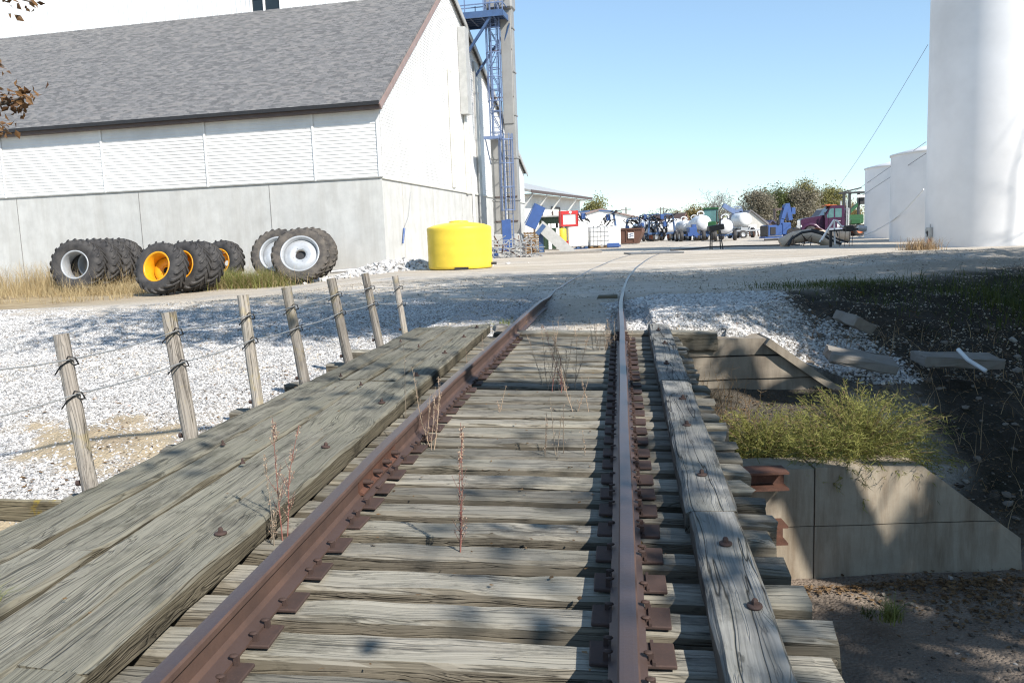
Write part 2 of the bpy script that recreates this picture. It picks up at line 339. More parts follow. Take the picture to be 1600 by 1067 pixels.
# ------------------------------------------------------------------ ground
def ip(x, pts):
    p = np.array(pts, float); return np.interp(x, p[:, 0], p[:, 1])
def track_x(Y): q = np.asarray(Y, float) - 11; return .74 + .1355 * q + .00229 * q * q
def ground_z(x, Y):
    x = np.asarray(x, float); Y = np.asarray(Y, float)
    yard = .55 + .0065 * np.clip(Y - 11, 0, 66) - .36 * sstep(3.5, 8.5, -x) * sstep(17, 24, Y) * (1 - sstep(36, 60, Y))
    yard = yard - .05 * sstep(10, 17, -x) + .03 * fbm(x * .35, Y * .35, 3, 5)
    # rise of dirt in front of the silos
    rid = sstep(4.5, 9.5, x); yard = yard + rid * .40 * np.exp(-((Y - 20.3) / 2.3) ** 2)
    left = ip(Y, [(-40, .5), (-9, .2), (-5, -.1), (-2.5, -1.0), (-.5, -1.45), (4, -1.45), (5.5, -1.0), (7, -.55), (8.6, -.32), (10, -.14), (12.5, .18), (15, .42), (17.3, .56), (18.3, 1.2), (40, 3)])
    Yr = Y - .36 * np.clip(x - 4.2, 0, 7)
    right = ip(Yr, [(-40, .5), (-9, .2), (-5, -.1), (-2.5, -1.0), (-.5, -1.55), (7.55, -1.55), (8.0, -1.3), (8.6, -1.0), (9.6, -.72), (10.8, -.40), (12.5, .14), (14, .5), (14.8, .75), (40, 3)])
    k = sstep(.4, 1.6, x + .13 * 0); bank = left * (1 - k) + right * k
    rough = fbm(x * 1.1, Y * 1.1, 4, 9); bank = bank + rough * (.05 + .05 * sstep(7.3, 8.3, Y) + .12 * sstep(3.5, 6, x) * sstep(7, 9, Y))
    d = np.minimum(bank - yard, 1); s = 1 / (1 + np.exp(np.clip(-d / .07, -40, 40))); z = bank * (1 - s) + yard * s
    # fill behind the far abutment and under the approach
    rel = np.stack([x - BO.x, Y - BO.y], -1); v = rel[..., 0] * .9911 - rel[..., 1] * .1338; u = rel[..., 0] * .1342 + rel[..., 1] * .9907
    dist = np.hypot(np.clip(np.abs(v + .1) - 2.0, 0, 99), np.clip(11.45 - u, 0, 99))
    fill = .43 - .42 * dist + .02 * fbm(x * 2, Y * 2, 3, 4); z = np.where(u > 11.32, np.maximum(z, np.minimum(fill, yard)), z)
    dl = np.hypot(np.clip(-2.2 - v, 0, 99) + np.clip(v + 1.8, 0, 99), np.clip(11.2 - u, 0, 99)); fl = .40 - .5 * dl
    z = np.where(v < -1.5, np.maximum(z, fl), z)
    # gravel held behind the abutment wing
    wg = (u > 11.32) & (v > 1.2); zr = .38 - .60 * np.clip(v - 2.25, 0, 1.7) + .36 * np.clip(u - 11.5, 0, 3)
    wsel = wg & (v < 5.0); z = np.where(wsel, np.maximum(z, np.minimum(zr, yard) - .4 * np.clip(v - 4.6, 0, 2)), z)
    # ledge between the low wall and the abutment
    led = (Y > 7.5) & (u < 11.32) & (x > .2) & (x < 4.25); z = np.where(led, np.maximum(z, -.62 + .07 * fbm(x * 3, Y * 3, 3, 2) - .45 * np.clip(x - 3.7, 0, 1)), z)
    # keep the bed clear below the deck
    und = (np.abs(v) < 1.7) & (u < 10.8) & (u > -3); z = np.where(und, np.minimum(z, -.75), z)
    # keep rail bed slightly hollow where the rails stand clear just past the bridge
    tx = track_x(Y); hol = np.exp(-((x - tx) / 1.15) ** 6) * (1 - sstep(13.5, 17.5, Y)) * sstep(10.8, 11.3, Y); z = z - .13 * hol
    return z
def gz(x, Y): return float(ground_z(np.array([x]), np.array([Y]))[0])
def axis(lo, hi, step, far, grow=1.16):
    a = list(np.arange(lo, hi + 1e-6, step)); s = step; p = hi; up = []
    while p < far: s *= grow; p += s; up.append(p)
    s = step; p = lo; dn = []
    while p > -far: s *= grow; p -= s; dn.append(p)
    return np.array(dn[::-1] + a + up)
XS = axis(-13, 13, .11, 3000, 1.14); YS = axis(-4, 24, .11, 3000, 1.14)
GX, GY = np.meshgrid(XS, YS); GZ = ground_z(GX, GY)
nx, ny = len(XS), len(YS)
idx = np.arange(nx * ny).reshape(ny, nx)
GF = np.stack([idx[:-1, :-1], idx[:-1, 1:], idx[1:, 1:], idx[1:, :-1]], -1).reshape(-1, 4)
def zones(x, Y, z):
    n = fbm(x * .55, Y * .55, 4, 21); n2 = fbm(x * 1.6, Y * 1.6, 4, 33)
    yard = .55 + .0065 * np.clip(Y - 11, 0, 66)
    dn = sstep(.02, .14, yard - .36 * sstep(3.5, 8.5, -x) * sstep(17, 24, Y) - z + n * .2)
    wl = (1 - sstep(.3, 1.2, x)) * np.maximum(dn, sstep(17.5, 14, Y + n * 4 + np.clip(x + 9, -5, 4) * .3) * .8) * sstep(3.0, 4.2, Y)
    wr = sstep(1.2, 2.4, x) * (1 - sstep(4.3, 5.6, x + n * 1.8 + (Y - 11) * .05)) * sstep(10.3, 10.9, Y) * (1 - sstep(13.6, 15.2, Y + n * 1.5))
    white = np.clip(wl + wr, 0, 1)
    mud = np.maximum(sstep(.05, .2, n2 + n * .5) * sstep(10.5, 6.5, Y), sstep(-.15, .15, n2 + .25 - ((x + 4.75) / 1.3) ** 2 - ((Y - 8.7) / 1.6) ** 2) * .95) * (x < 0)
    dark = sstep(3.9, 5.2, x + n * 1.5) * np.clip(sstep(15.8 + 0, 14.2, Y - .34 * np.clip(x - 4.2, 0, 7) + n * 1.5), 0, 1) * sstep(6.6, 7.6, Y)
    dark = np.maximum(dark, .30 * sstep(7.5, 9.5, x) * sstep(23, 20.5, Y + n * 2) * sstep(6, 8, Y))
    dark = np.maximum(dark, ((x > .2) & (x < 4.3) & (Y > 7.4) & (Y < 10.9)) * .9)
    sand = sstep(-.95, -1.2, z) * (x > -1) * sstep(8.4, 7.4, Y)
    white = white * (1 - mud * .9) * (1 - dark) ** .5 * (1 - sand)
    grass = np.exp(-((x + 16.5) / 5.5) ** 2) * sstep(22.3, 24.0, Y + n * 1.2) * sstep(40, 34, Y)
    return np.stack([white, dark, sand, np.clip(np.maximum(mud * .8, grass), 0, 1)], -1)
Z4 = zones(GX.ravel(), GY.ravel(), GZ.ravel())
t = NT('ground_surface'); W = t.world()
zn = t.n('ShaderNodeAttribute', attribute_name='zone'); sp = t.n('ShaderNodeSeparateColor'); t.l(zn.outputs['Color'], sp.inputs[0])
big = t.noise(W, .35, 5, .6); med = t.noise(W, 2.2, 5, .6); fin = t.noise(W, 45, 4, .65)
peb = t.vor(W, 34, out='Color'); pd = t.vor(W, 34); psep = t.n('ShaderNodeSeparateColor'); t.l(peb, psep.inputs[0])
tan = t.mix(t.ramp(big, [(.35, 0), (.65, 1)]), (.585, .525, .44), (.475, .43, .365))
tan = t.mix(t.ramp(med, [(.45, 0), (.7, .45)]), tan, (.66, .62, .55))
tm = t.n('ShaderNodeMapping'); tm.inputs['Scale'].default_value = (.11, .9, 1); tm.inputs['Rotation'].default_value = (0, 0, rad(-14)); t.l(W, tm.inputs[0]); trk = t.noise(tm.outputs[0], 1.0, 6, .62)
tan = t.mix(t.ramp(trk, [(.44, 0), (.58, .55)]), tan, (.40, .335, .255)); tan = t.mix(t.ramp(trk, [(.34, .5), (.42, 0)]), tan, (.70, .66, .60))
tan = t.mix(t.ramp(psep.outputs[0], [(.55, 0), (1, .5)]), tan, (.30, .26, .21))
wht = t.mix(t.ramp(psep.outputs[1], [(0, 0), (1, 1)]), (.66, .65, .63), (.42, .41, .395))
wht = t.mix(t.ramp(pd, [(.35, 0), (.75, .85)]), wht, (.12, .11, .10))
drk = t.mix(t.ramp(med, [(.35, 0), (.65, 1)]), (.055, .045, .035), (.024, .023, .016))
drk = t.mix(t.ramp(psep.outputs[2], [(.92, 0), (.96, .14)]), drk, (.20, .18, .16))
snd = t.mix(t.ramp(med, [(.35, 0), (.7, 1)]), (.27, .22, .175), (.17, .135, .108))
snd = t.mix(t.ramp(fin, [(.52, 0), (.75, .4)]), snd, (.10, .08, .062))
mudc = t.mix(t.ramp(med, [(.4, 0), (.65, 1)]), (.42, .33, .20), (.27, .20, .115))
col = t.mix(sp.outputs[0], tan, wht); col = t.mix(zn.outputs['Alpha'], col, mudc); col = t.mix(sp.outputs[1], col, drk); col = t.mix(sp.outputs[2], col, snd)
hh = t.math('ADD', t.math('MULTIPLY', pd, -.8), t.math('MULTIPLY', fin, .6)); nb = t.n('ShaderNodeBump'); nb.inputs['Strength'].default_value = .6; nb.inputs['Distance'].default_value = .12; t.l(med, nb.inputs['Height'])
t.bump(hh, .7, .03, nb.outputs[0]); M['ground'] = t.fin(col, .95, 0, .15)
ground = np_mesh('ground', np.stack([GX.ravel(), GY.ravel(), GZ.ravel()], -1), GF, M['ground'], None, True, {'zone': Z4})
tag(ground, kind='structure')

# loose stones: rough little polyhedra lying on the ground
ICO = None
def stones(name, pts, size, mat, flat=.7):
    global ICO
    if ICO is None:
        bm = bmesh.new(); bmesh.ops.create_icosphere(bm, subdivisions=1, radius=1); bm.verts.ensure_lookup_table()
        ICO = (np.array([w.co[:] for w in bm.verts]), np.array([[w.index for w in f.verts] for f in bm.faces])); bm.free()
    n = len(pts); V, Fc = ICO
    vv = V[None] * (1 + RNG.uniform(-.32, .32, (n, len(V), 1)))
    vv = vv * (size[:, None, None] * np.stack([RNG.uniform(.8, 1.4, n), RNG.uniform(.7, 1.1, n), RNG.uniform(.45, .8, n) * flat / .7], -1)[:, None, :])
    a = RNG.uniform(0, 6.283, n); b = RNG.uniform(-.6, .6, n); ca, sa, cb, sb = np.cos(a), np.sin(a), np.cos(b), np.sin(b)
    x = vv[..., 0] * cb[:, None] + vv[..., 2] * sb[:, None]; z = -vv[..., 0] * sb[:, None] + vv[..., 2] * cb[:, None]; y = vv[..., 1]
    P = np.stack([x * ca[:, None] - y * sa[:, None], x * sa[:, None] + y * ca[:, None], z], -1) + pts[:, None, :]
    Ff = Fc[None] + (np.arange(n) * len(V))[:, None, None]
    return tag(np_mesh(name, P.reshape(-1, 3), Ff.reshape(-1, 3), mat), kind='stuff')
def in_view(x, Y, z, pad=60):
    d = np.stack([x, Y, z - EYE.z], -1); R_, U_, F_ = np.array(_R), np.array(_U), np.array(_fw)
    c = d @ F_; px = CX + F_PX * (d @ R_) / np.maximum(c, .01); py = CY - F_PX * (d @ U_) / np.maximum(c, .01)
    return (c > .3) & (px > -pad) & (px < 1600 + pad) & (py > -pad) & (py < 1067 + pad)
t = NT('white_gravel_stone'); g = t.n('ShaderNodeNewGeometry'); r = g.outputs['Random Per Island']
nn = t.noise(t.coord(rnd=False), 60, 3); c = t.ramp(r, [(0, (.26, .25, .24)), (.2, (.42, .41, .40)), (.6, (.56, .55, .535)), (.985, (.72, .71, .69)), (1, (.42, .27, .20))])
c = t.mix(t.ramp(nn, [(.5, 0), (.75, .3)]), c, (.35, .33, .30)); M['stone'] = t.fin(c, .85, 0, .2)
t = NT('tan_gravel_stone'); g = t.n('ShaderNodeNewGeometry'); c = t.ramp(g.outputs['Random Per Island'], [(0, (.16, .135, .11)), (.4, (.40, .35, .28)), (1, (.62, .56, .47))]); M['tanstone'] = t.fin(c, .9, 0, .2)
t = NT('dark_stone'); g = t.n('ShaderNodeNewGeometry'); c = t.ramp(g.outputs['Random Per Island'], [(0, (.06, .05, .04)), (.6, (.17, .145, .12)), (.93, (.26, .235, .205)), (1, (.42, .40, .37))]); M['darkstone'] = t.fin(c, .9, 0, .2)
def scatter(n, x0, x1, y0, y1, chan, thr=.3):
    x = RNG.uniform(x0, x1, n); Y = y0 + (y1 - y0) * RNG.uniform(0, 1, n) ** 1.25
    z = ground_z(x, Y); w = zones(x, Y, z)[:, chan] if chan >= 0 else np.ones(n)
    k = (RNG.uniform(0, 1, n) * .7 + .05 < w) & in_view(x, Y, z, 380)
    x, Y, z = x[k], Y[k], z[k]
    return np.stack([x, Y, z], -1)
p = scatter(300000, -13, -1.0, 4.6, 18, 0); sz = .005 + .015 * RNG.random(len(p)) ** 2.2
p[:, 2] += sz * .25; stones('bank_gravel', p, sz, M['stone'])
p = scatter(60000, 1.6, 6.5, 10.6, 16, 0); kk = (p[:, 0] + BO.x) * .1342 + p[:, 1] * .9907 > 11.35; p = p[kk]; sz = .008 + .024 * RNG.random(len(p)) ** 2.2
p[:, 2] += sz * .25; stones('wing_gravel', p, sz, M['stone'])
p = scatter(48000, -8, 12, 11.2, 24, -1); kk = np.abs(fbm(p[:, 0], p[:, 1], 3, 77)) > .10; p = p[kk]; sz = .006 + .016 * RNG.random(len(p)) ** 3
p[:, 2] += sz * .2; stones('yard_pebbles', p, sz, M['tanstone'])
p = scatter(1000, 3.8, 9, 6.8, 13.5, 1); sz = .012 + .06 * RNG.random(len(p)) ** 4
p[:, 2] += sz * .2; stones('bank_rubble', p, sz, M['darkstone'])
p = scatter(2600, 1.0, 5.0, 2.5, 7.3, 2); kk = (fbm(p[:, 0] * .8, p[:, 1] * .8, 3, 70) > .07); p = p[kk]; sz = .006 + .030 * RNG.random(len(p)) ** 3
p[:, 2] += sz * .2; stones('creek_rubble', p, sz, M['darkstone'])
# pale gravel heaped at the warehouse corner
n = 2600; a = RNG.normal(0, 1, (n, 2)) * np.array([1.5, .55]); x = -4.6 + a[:, 0]; Y = 32.4 + a[:, 1] + .2 * a[:, 0]
h = .42 * np.exp(-(a[:, 0] / 1.9) ** 2 - (a[:, 1] / .7) ** 2) * RNG.random(n) ** .5
sz = .04 + .09 * RNG.random(n) ** 2; stones('gravel_heap', np.stack([x, Y, ground_z(x, Y) + h], -1), sz, M['stone'])

# ------------------------------------------------------------------ timber pieces
def timber(name, L, Wd, H, mat, parent, loc, yaw=0.0, pitch=0.0, jit=.004, seg=.10, rnd=.010, axis='x', chip=0.0, roll=0.0):
    """sawn timber along local x with worn, slightly wavering arrises"""
    n = max(3, int(L / seg)); xs = np.linspace(-L / 2, L / 2, n)
    r = rnd; prof = []
    for sy, sz in ((-1, -1), (1, -1), (1, 1), (-1, 1)):
        y, z = sy * Wd / 2, sz * H / 2
        a = (y - sy * r, z) if sy * sz > 0 else (y, z - sz * r); b = (y, z - sz * r) if sy * sz > 0 else (y - sy * r, z)
        prof += [a, b]
    prof = np.array(prof); prof = prof[[0, 1, 2, 3, 4, 5, 6, 7]]
    k = len(prof); ang = np.arctan2(prof[:, 1], prof[:, 0]); prof = prof[np.argsort(ang)]
    # extra points on the top face so the grain can cup
    P = np.zeros((n, k, 3)); P[:, :, 0] = xs[:, None]; P[:, :, 1:] = prof[None]
    wav = RNG.normal(0, jit, (n, k, 2)); sm = wav.copy(); sm[1:-1] = (wav[:-2] + wav[1:-1] * 2 + wav[2:]) / 4; P[:, :, 1:] += sm
    bow = np.cumsum(RNG.normal(0, jit * .35, (n, 2)), 0); bow -= np.linspace(0, 1, n)[:, None] * bow[-1]; P[:, :, 1] += bow[:, 0][:, None] * .6; P[:, :, 2] += bow[:, 1][:, None] * .25
    if chip:
        for e in (0, -1): P[e, :, 0] += RNG.normal(0, chip, k); P[e, :, 1:] *= .985
    V = P.reshape(-1, 3).tolist(); fs = [(i * k + j, i * k + (j + 1) % k, (i + 1) * k + (j + 1) % k, (i + 1) * k + j) for i in range(n - 1) for j in range(k)]
    fs += [tuple(range(k))[::-1], tuple((n - 1) * k + j for j in range(k))]
    m = MB(); m.add(V, fs); o = m.build(name, mat, parent); o.location = loc
    o.rotation_euler = (roll, pitch, yaw) ; return o

bridge = empty('timber_bridge', mat=BM)
tag(bridge, 'weathered grey timber railway bridge deck carrying the rusty track over the creek', 'bridge')
TIE_TOP = -.186; TH = .23
ties = []; u = -1.55; k = 0
while u < 10.72:
    out = min([abs(u - q) for q in (3.05, 4.39, 5.54, 6.56, 7.75, 9.0, 9.83)]) < .15
    w = .188 + RNG.uniform(-.024, .024); L = 3.0 + RNG.uniform(-.02, .05); c = 0.0 + RNG.uniform(-.03, .03)
    if out: L = 4.12; c = -.53 + RNG.uniform(-.03, .03)
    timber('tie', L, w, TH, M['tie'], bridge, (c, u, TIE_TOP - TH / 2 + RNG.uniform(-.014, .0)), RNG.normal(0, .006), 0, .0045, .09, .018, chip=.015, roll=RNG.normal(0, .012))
    ties.append(u); u += .287 + RNG.uniform(-.022, .028); k += 1
# heavy end tie on the abutment, standing a little proud
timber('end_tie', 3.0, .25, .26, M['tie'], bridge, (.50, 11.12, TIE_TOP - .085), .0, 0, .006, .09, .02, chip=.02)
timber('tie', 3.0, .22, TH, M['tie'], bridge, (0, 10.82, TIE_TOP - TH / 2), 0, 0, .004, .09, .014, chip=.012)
# walkway planks and guard timber on the near edge
GT = .11; DZ = TIE_TOP + GT / 2 + .004
def lerp(a, b, s): return a + (b - a) * s
edgeL = lambda u: lerp(-2.42, -2.11, (u - 3) / 8.3); gi = lambda u: -1.055; gL = lambda u: -1.345
def run(name, mat, vin, vout, u0, u1, H, z, jit=.004, chip=.01, rnd=.012):
    um = (u0 + u1) / 2; ca = (vin(u0) + vout(u0)) / 2; cb = (vin(u1) + vout(u1)) / 2; wd = abs(vin(um) - vout(um)) - .022
    return timber(name, u1 - u0 - .006, wd, H, mat, bridge, ((ca + cb) / 2, um, z), math.atan2(u1 - u0, cb - ca), 0, jit, .12, rnd, chip=chip)
for u0, u1 in ((-1.6, 2.35), (2.35, 6.9), (6.9, 11.25)):
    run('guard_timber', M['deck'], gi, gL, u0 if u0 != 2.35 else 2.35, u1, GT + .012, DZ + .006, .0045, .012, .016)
f = [lambda u, s=s: lerp(gL(u), edgeL(u), s) for s in (0, .335, .67, 1.0)]
for i, cuts in enumerate(((-1.6, 1.2, 7.4, 11.22), (-1.6, 3.35, 7.42, 11.25), (-1.6, 3.18, 7.38, 11.2))):
    for u0, u1 in zip(cuts[:-1], cuts[1:]):
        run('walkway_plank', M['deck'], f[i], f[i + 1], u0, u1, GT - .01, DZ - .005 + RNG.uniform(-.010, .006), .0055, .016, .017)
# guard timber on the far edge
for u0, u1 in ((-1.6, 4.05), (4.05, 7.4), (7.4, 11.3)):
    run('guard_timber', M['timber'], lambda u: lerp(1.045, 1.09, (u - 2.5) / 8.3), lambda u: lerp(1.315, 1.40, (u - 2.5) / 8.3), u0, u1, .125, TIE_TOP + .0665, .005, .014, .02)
def bolt(v, u, z, s=1.0):
    m = MB(); T = Matrix.Translation((v, u, z)) @ Euler((RNG.normal(0, .06), RNG.normal(0, .06), RNG.uniform(0, 3))).to_matrix().to_4x4()
    m.lathe([(.001, .0), (.040 * s, .0), (.042 * s, .004), (.040 * s, .009), (.020 * s, .012), (.001, .0125)], 18, T)
    m.lathe([(.019 * s, .011), (.018 * s, .026), (.012 * s, .034), (.001, .036)], 6, T, False)
    m.build('bolt', M['rustplate'], bridge)
for u in (1.9, 3.55, 5.05, 6.35, 7.5, 8.8, 10.0, 10.9): bolt(-1.2 + RNG.uniform(-.02, .02), u, DZ + GT / 2 + .014, .72)
for u in (3.02, 3.62, 4.62, 5.75, 6.6, 8.2, 9.5, 10.6): bolt(1.2 + RNG.uniform(-.02, .04), u, TIE_TOP + .131, .72)
for u in (4.7, 7.1, 9.3): bolt(-1.62, u, DZ + GT / 2 + .002, .40); bolt(-1.95, u + .4, DZ + GT / 2 + .002, .40)
# steel stringers under the ties: rusty I sections, ends showing past the low wall
for v, u1 in ((-1.0, 11.0), (.75, 11.0)):
    m = MB(); H = .42
    m.box((v, (u1 - 2) / 2, TIE_TOP - TH - .02 - .012), (.30, u1 + 2, .024)); m.box((v, (u1 - 2) / 2, TIE_TOP - TH - .02 - H), (.30, u1 + 2, .024)); m.box((v, (u1 - 2) / 2, TIE_TOP - TH - .02 - H / 2), (.016, u1 + 2, H - .026))
    m.build('girder', M['rustbright'], bridge)

# ------------------------------------------------------------------ rails
def rail_section():
    h = .168
    half = [(.070, 0), (.070, .010), (.022, .026), (.0085, .045), (.0085, .118), (.030, .128), (.0365, .136), (.0365, .158), (.030, .1665), (.015, .168)]
    return [(x, z - h) for x, z in half] + [(-x, z - h) for x, z in half[::-1]]
RS = rail_section()
def sweep_rail(name, mat, pts, ups, parent=None):
    m = MB(); n = len(RS); P = [Vector(p) for p in pts]; vs = []
    for i, p in enumerate(P):
        tdir = (P[min(i + 1, len(P) - 1)] - P[max(0, i - 1)]).normalized(); x = tdir.cross(ups[i]).normalized(); z = x.cross(tdir)
        vs += [p + x * a + z * b for a, b in RS]
    fs = [(i * n + k, i * n + (k + 1) % n, (i + 1) * n + (k + 1) % n, (i + 1) * n + k) for i in range(len(P) - 1) for k in range(n)]
    fs += [tuple(range(n))[::-1], tuple((len(P) - 1) * n + k for k in range(n))]
    m.add(vs, fs); return m.build(name, mat, parent)
t = NT('rail_steel'); v = t.coord(rnd=False); a = t.noise(v, 4, 8, .65); b = t.noise(v, 60, 5, .7)
col = t.mix(t.ramp(a, [(.35, 0), (.65, 1)]), (.135, .082, .064), (.088, .056, .047)); col = t.mix(t.math('MULTIPLY', t.ramp(b, [(.55, 0), (.72, 1)]), .35), col, (.15, .09, .062))
g = t.n('ShaderNodeNewGeometry'); sx = t.n('ShaderNodeSeparateXYZ'); t.l(g.outputs['Normal'], sx.inputs[0]); top = t.ramp(sx.outputs[2], [(.90, 0), (.985, 1)])
# the running surface on top is worn smooth and darker
col = t.mix(t.math('MULTIPLY', top, .75), col, t.mix(t.ramp(a, [(.4, 0), (.6, 1)]), (.075, .064, .070), (.10, .072, .064)))
ro = t.n('ShaderNodeMix'); t.l(top, ro.inputs[0]); ro.inputs[2].default_value = .75; ro.inputs[3].default_value = .33
t.bump(b, .25, .003); M['rail'] = t.fin(col, ro.outputs[0], .35)
up0 = NW; GA = .7175 + .0365
def rail_path(side):
    pts, ups = [], []
    wob = (lambda u: ip(u, [(0, -.70), (2.4, -.705), (4.8, -.745), (7, -.73), (10.5, -.66), (11, -.66)]) - .036) if side < 0 else (lambda u: GA + .002 * math.sin(u * 2))
    for u in np.arange(-2.4, 11.01, .45): pts.append(B(float(wob(u)), u, .004 * math.sin(u * 1.3 + side))); ups.append(NW)
    # past the bridge the track eases to the right and the heads end up flush with the gravel
    e = pts[-1]; rx = lambda Y: 1.46 + .1355 * (Y - 11) + .00229 * (Y - 11) ** 2
    xe = rx(e.y) - (1.45 if side < 0 else 0)
    for Y in np.concatenate([np.arange(e.y + .5, 24, .5), np.arange(24, 62, 2.0)]):
        xx = rx(Y + (.19 if side < 0 else 0)) - (1.47 if side < 0 else 0); xx += (e.x - xe) * float(1 - sstep(e.y, e.y + 4, Y))
        g0 = gz(xx, Y); w = float(sstep(14.5, 17.6 if side < 0 else 20.0, Y)); z = lerp(e.z + .006 * (Y - e.y), g0 + (.013 if Y < 22 else .004), w)
        pts.append(Vector((xx, Y, max(z, g0 + .002)))); ups.append(Vector((0, 0, 1)))
    return pts, ups
def make_rail(side, label):
    pts, ups = rail_path(side)
    o = sweep_rail('steel_rail', M['rail'], pts, ups); tag(o, label, 'rail', 'rails of the track')
    wob = lambda u: (ip(u, [(0, -.70), (2.4, -.705), (4.8, -.745), (7, -.73), (10.5, -.66), (11, -.66)]) - .036) if side < 0 else GA
    for u in ties:
        v = float(wob(u)); m = MB()
        yaw = RNG.normal(0, .03); Rm = Euler((0, 0, yaw)).to_matrix(); c = Vector((v + .015 * side, u + RNG.uniform(-.01, .01), -.177))
        m.bbox(c, (.315, .165, .016), .004, Rm)
        m.box(c + Rm @ Vector((-.078, 0, .012)), (.012, .165, .012), Rm); m.box(c + Rm @ Vector((.075, 0, .012)), (.012, .165, .012), Rm)
        pl = m.build('tie_plate', M['rustplate'], o); pl.matrix_local = BM
        for sx, dy in ((-1, .045), (1, -.045), (-1, -.055) if RNG.random() < .4 else (1, .06)):
            sm = MB(); q = c + Vector((sx * .082 - .015 * side, dy, .0)); h = RNG.uniform(.012, .034)
            sm.box(q + Vector((0, 0, h / 2 + .004)), (.018, .018, h + .02)); T = Matrix.Translation(q + Vector((-sx * .010, 0, h + .012))) @ Matrix.Diagonal((1.1, .85, .42, 1))
            sm.lathe([(.001, -.010), (.013, -.009), (.0165, -.002), (.015, .006), (.008, .011), (.001, .012)], 9, T)
            s_ = sm.build('spike', M['rustplate'], pl)
        for hx, hy in ((.13, .05), (-.13, -.05), (.145, -.04)):
            pass
    return o
railL = make_rail(-1, 'rusty brown running rail beside the plank walkway, bolted joint showing midway')
railR = make_rail(1, 'straight worn rail beside the single bolted guard timber, casting a shadow across the ties')
# bolted joint bars on the near-side rail
def joint(rail, side, u, vfun):
    v = vfun
    for s in (1, -1):
        m = MB()
        prof = [(.012, -.145), (.045, -.138), (.045, -.130), (.020, -.115), (.020, -.055), (.034, -.043), (.012, -.046)]
        m.poly([(v + s * a, u - .38, b) for a, b in prof], (0, .76, 0)); o = m.build('joint_bar', M['rustbright'], rail); o.matrix_local = BM
        for du in (-.30, -.10, .10, .30):
            b = MB(); b.cyl((v + s * .02, u + du, -.085), (v + s * .062, u + du, -.085), .017, 6); b.cyl((v + s * .05, u + du, -.085), (v + s * .078, u + du, -.085), .010, 8)
            bo = b.build('bolt', M['rustplate'], o)
joint(railL, -1, 4.75, -.779); joint(railR, 1, 10.3, GA)
# ------------------------------------------------------------------ cable fence along the walkway
fence = empty('cable_fence', mat=BM)
tag(fence, 'cable fence of leaning grey wooden posts along the outer edge of the plank walkway', 'fence')
POST = [((140, 757), (95, 522), 27), ((298, 682), (263, 488), 25), ((403, 630), (379, 461), 18), ((475, 592), (447, 449), 17), ((543, 557), (517, 435), 16), ((592, 532), (570, 427), 14), ((632, 516), (617, 431), 11)]
BMi = BM.inverted()
posts = []; PMS = []
for i, ((bx, by), (tx, ty), wpx) in enumerate(POST):
    # foot fixed to the outrigger just outside the planks; top found on the plane of the fence
    u = (4.27, 5.36, 6.43, 7.48, 8.77, 9.98, 10.86)[i]; foot = Vector((-2.5 + .02 * i, u, TIE_TOP - .14))
    d = BMi.to_3x3() @ ray(tx, ty); o_ = BMi @ EYE; s = ((u + .02) - o_.y) / d.y; top = o_ + d * s
    d2 = BMi.to_3x3() @ ray(bx, by); s2 = (u - o_.y) / d2.y; low = o_ + d2 * s2; ax = (top - low).normalized()
    foot = low - ax * .28
    L = (top - foot).length; w = wpx / F_PX * (low.y - o_.y) * .93
    m = MB(); n = 9; k = 12; vs = []
    for a in range(n):
        tt = a / (n - 1)
        for j in range(k):
            an = 2 * math.pi * j / k; rr = w / 2 * (1.12 - .12 * tt) * (1 + RNG.normal(0, .035)) * (1 + .06 * math.cos(2 * an + i))
            vs.append((tt * L, rr * math.cos(an), rr * math.sin(an)))
    fs = [(a * k + j, a * k + (j + 1) % k, (a + 1) * k + (j + 1) % k, (a + 1) * k + j) for a in range(n - 1) for j in range(k)] + [tuple((n - 1) * k + j for j in range(k)), tuple(range(k))[::-1]]
    m.add(vs, fs); po = m.build('post', M['post'], fence)
    xa = ax; ya = Vector((0, 1, 0)); ya = (ya - xa * xa.dot(ya)).normalized(); za = xa.cross(ya)
    PM = Matrix(((xa.x, ya.x, za.x, foot.x), (xa.y, ya.y, za.y, foot.y), (xa.z, ya.z, za.z, foot.z), (0, 0, 0, 1))); po.matrix_local = PM; PMS.append(PM)
    posts.append((foot, ax, L, w, po))
    b = MB(); b.cyl((.30, -.2 * w, w * .52), (.30, -.2 * w, w * .52 + .022), .018, 8); b.build('bolt', M['rustplate'], po)
def on_post(i, frac, side=1): f, a, L, w, _ = posts[i]; return f + a * (.28 + (L - .28) * frac) + Vector((w * .62 * side, -w * .30, 0))
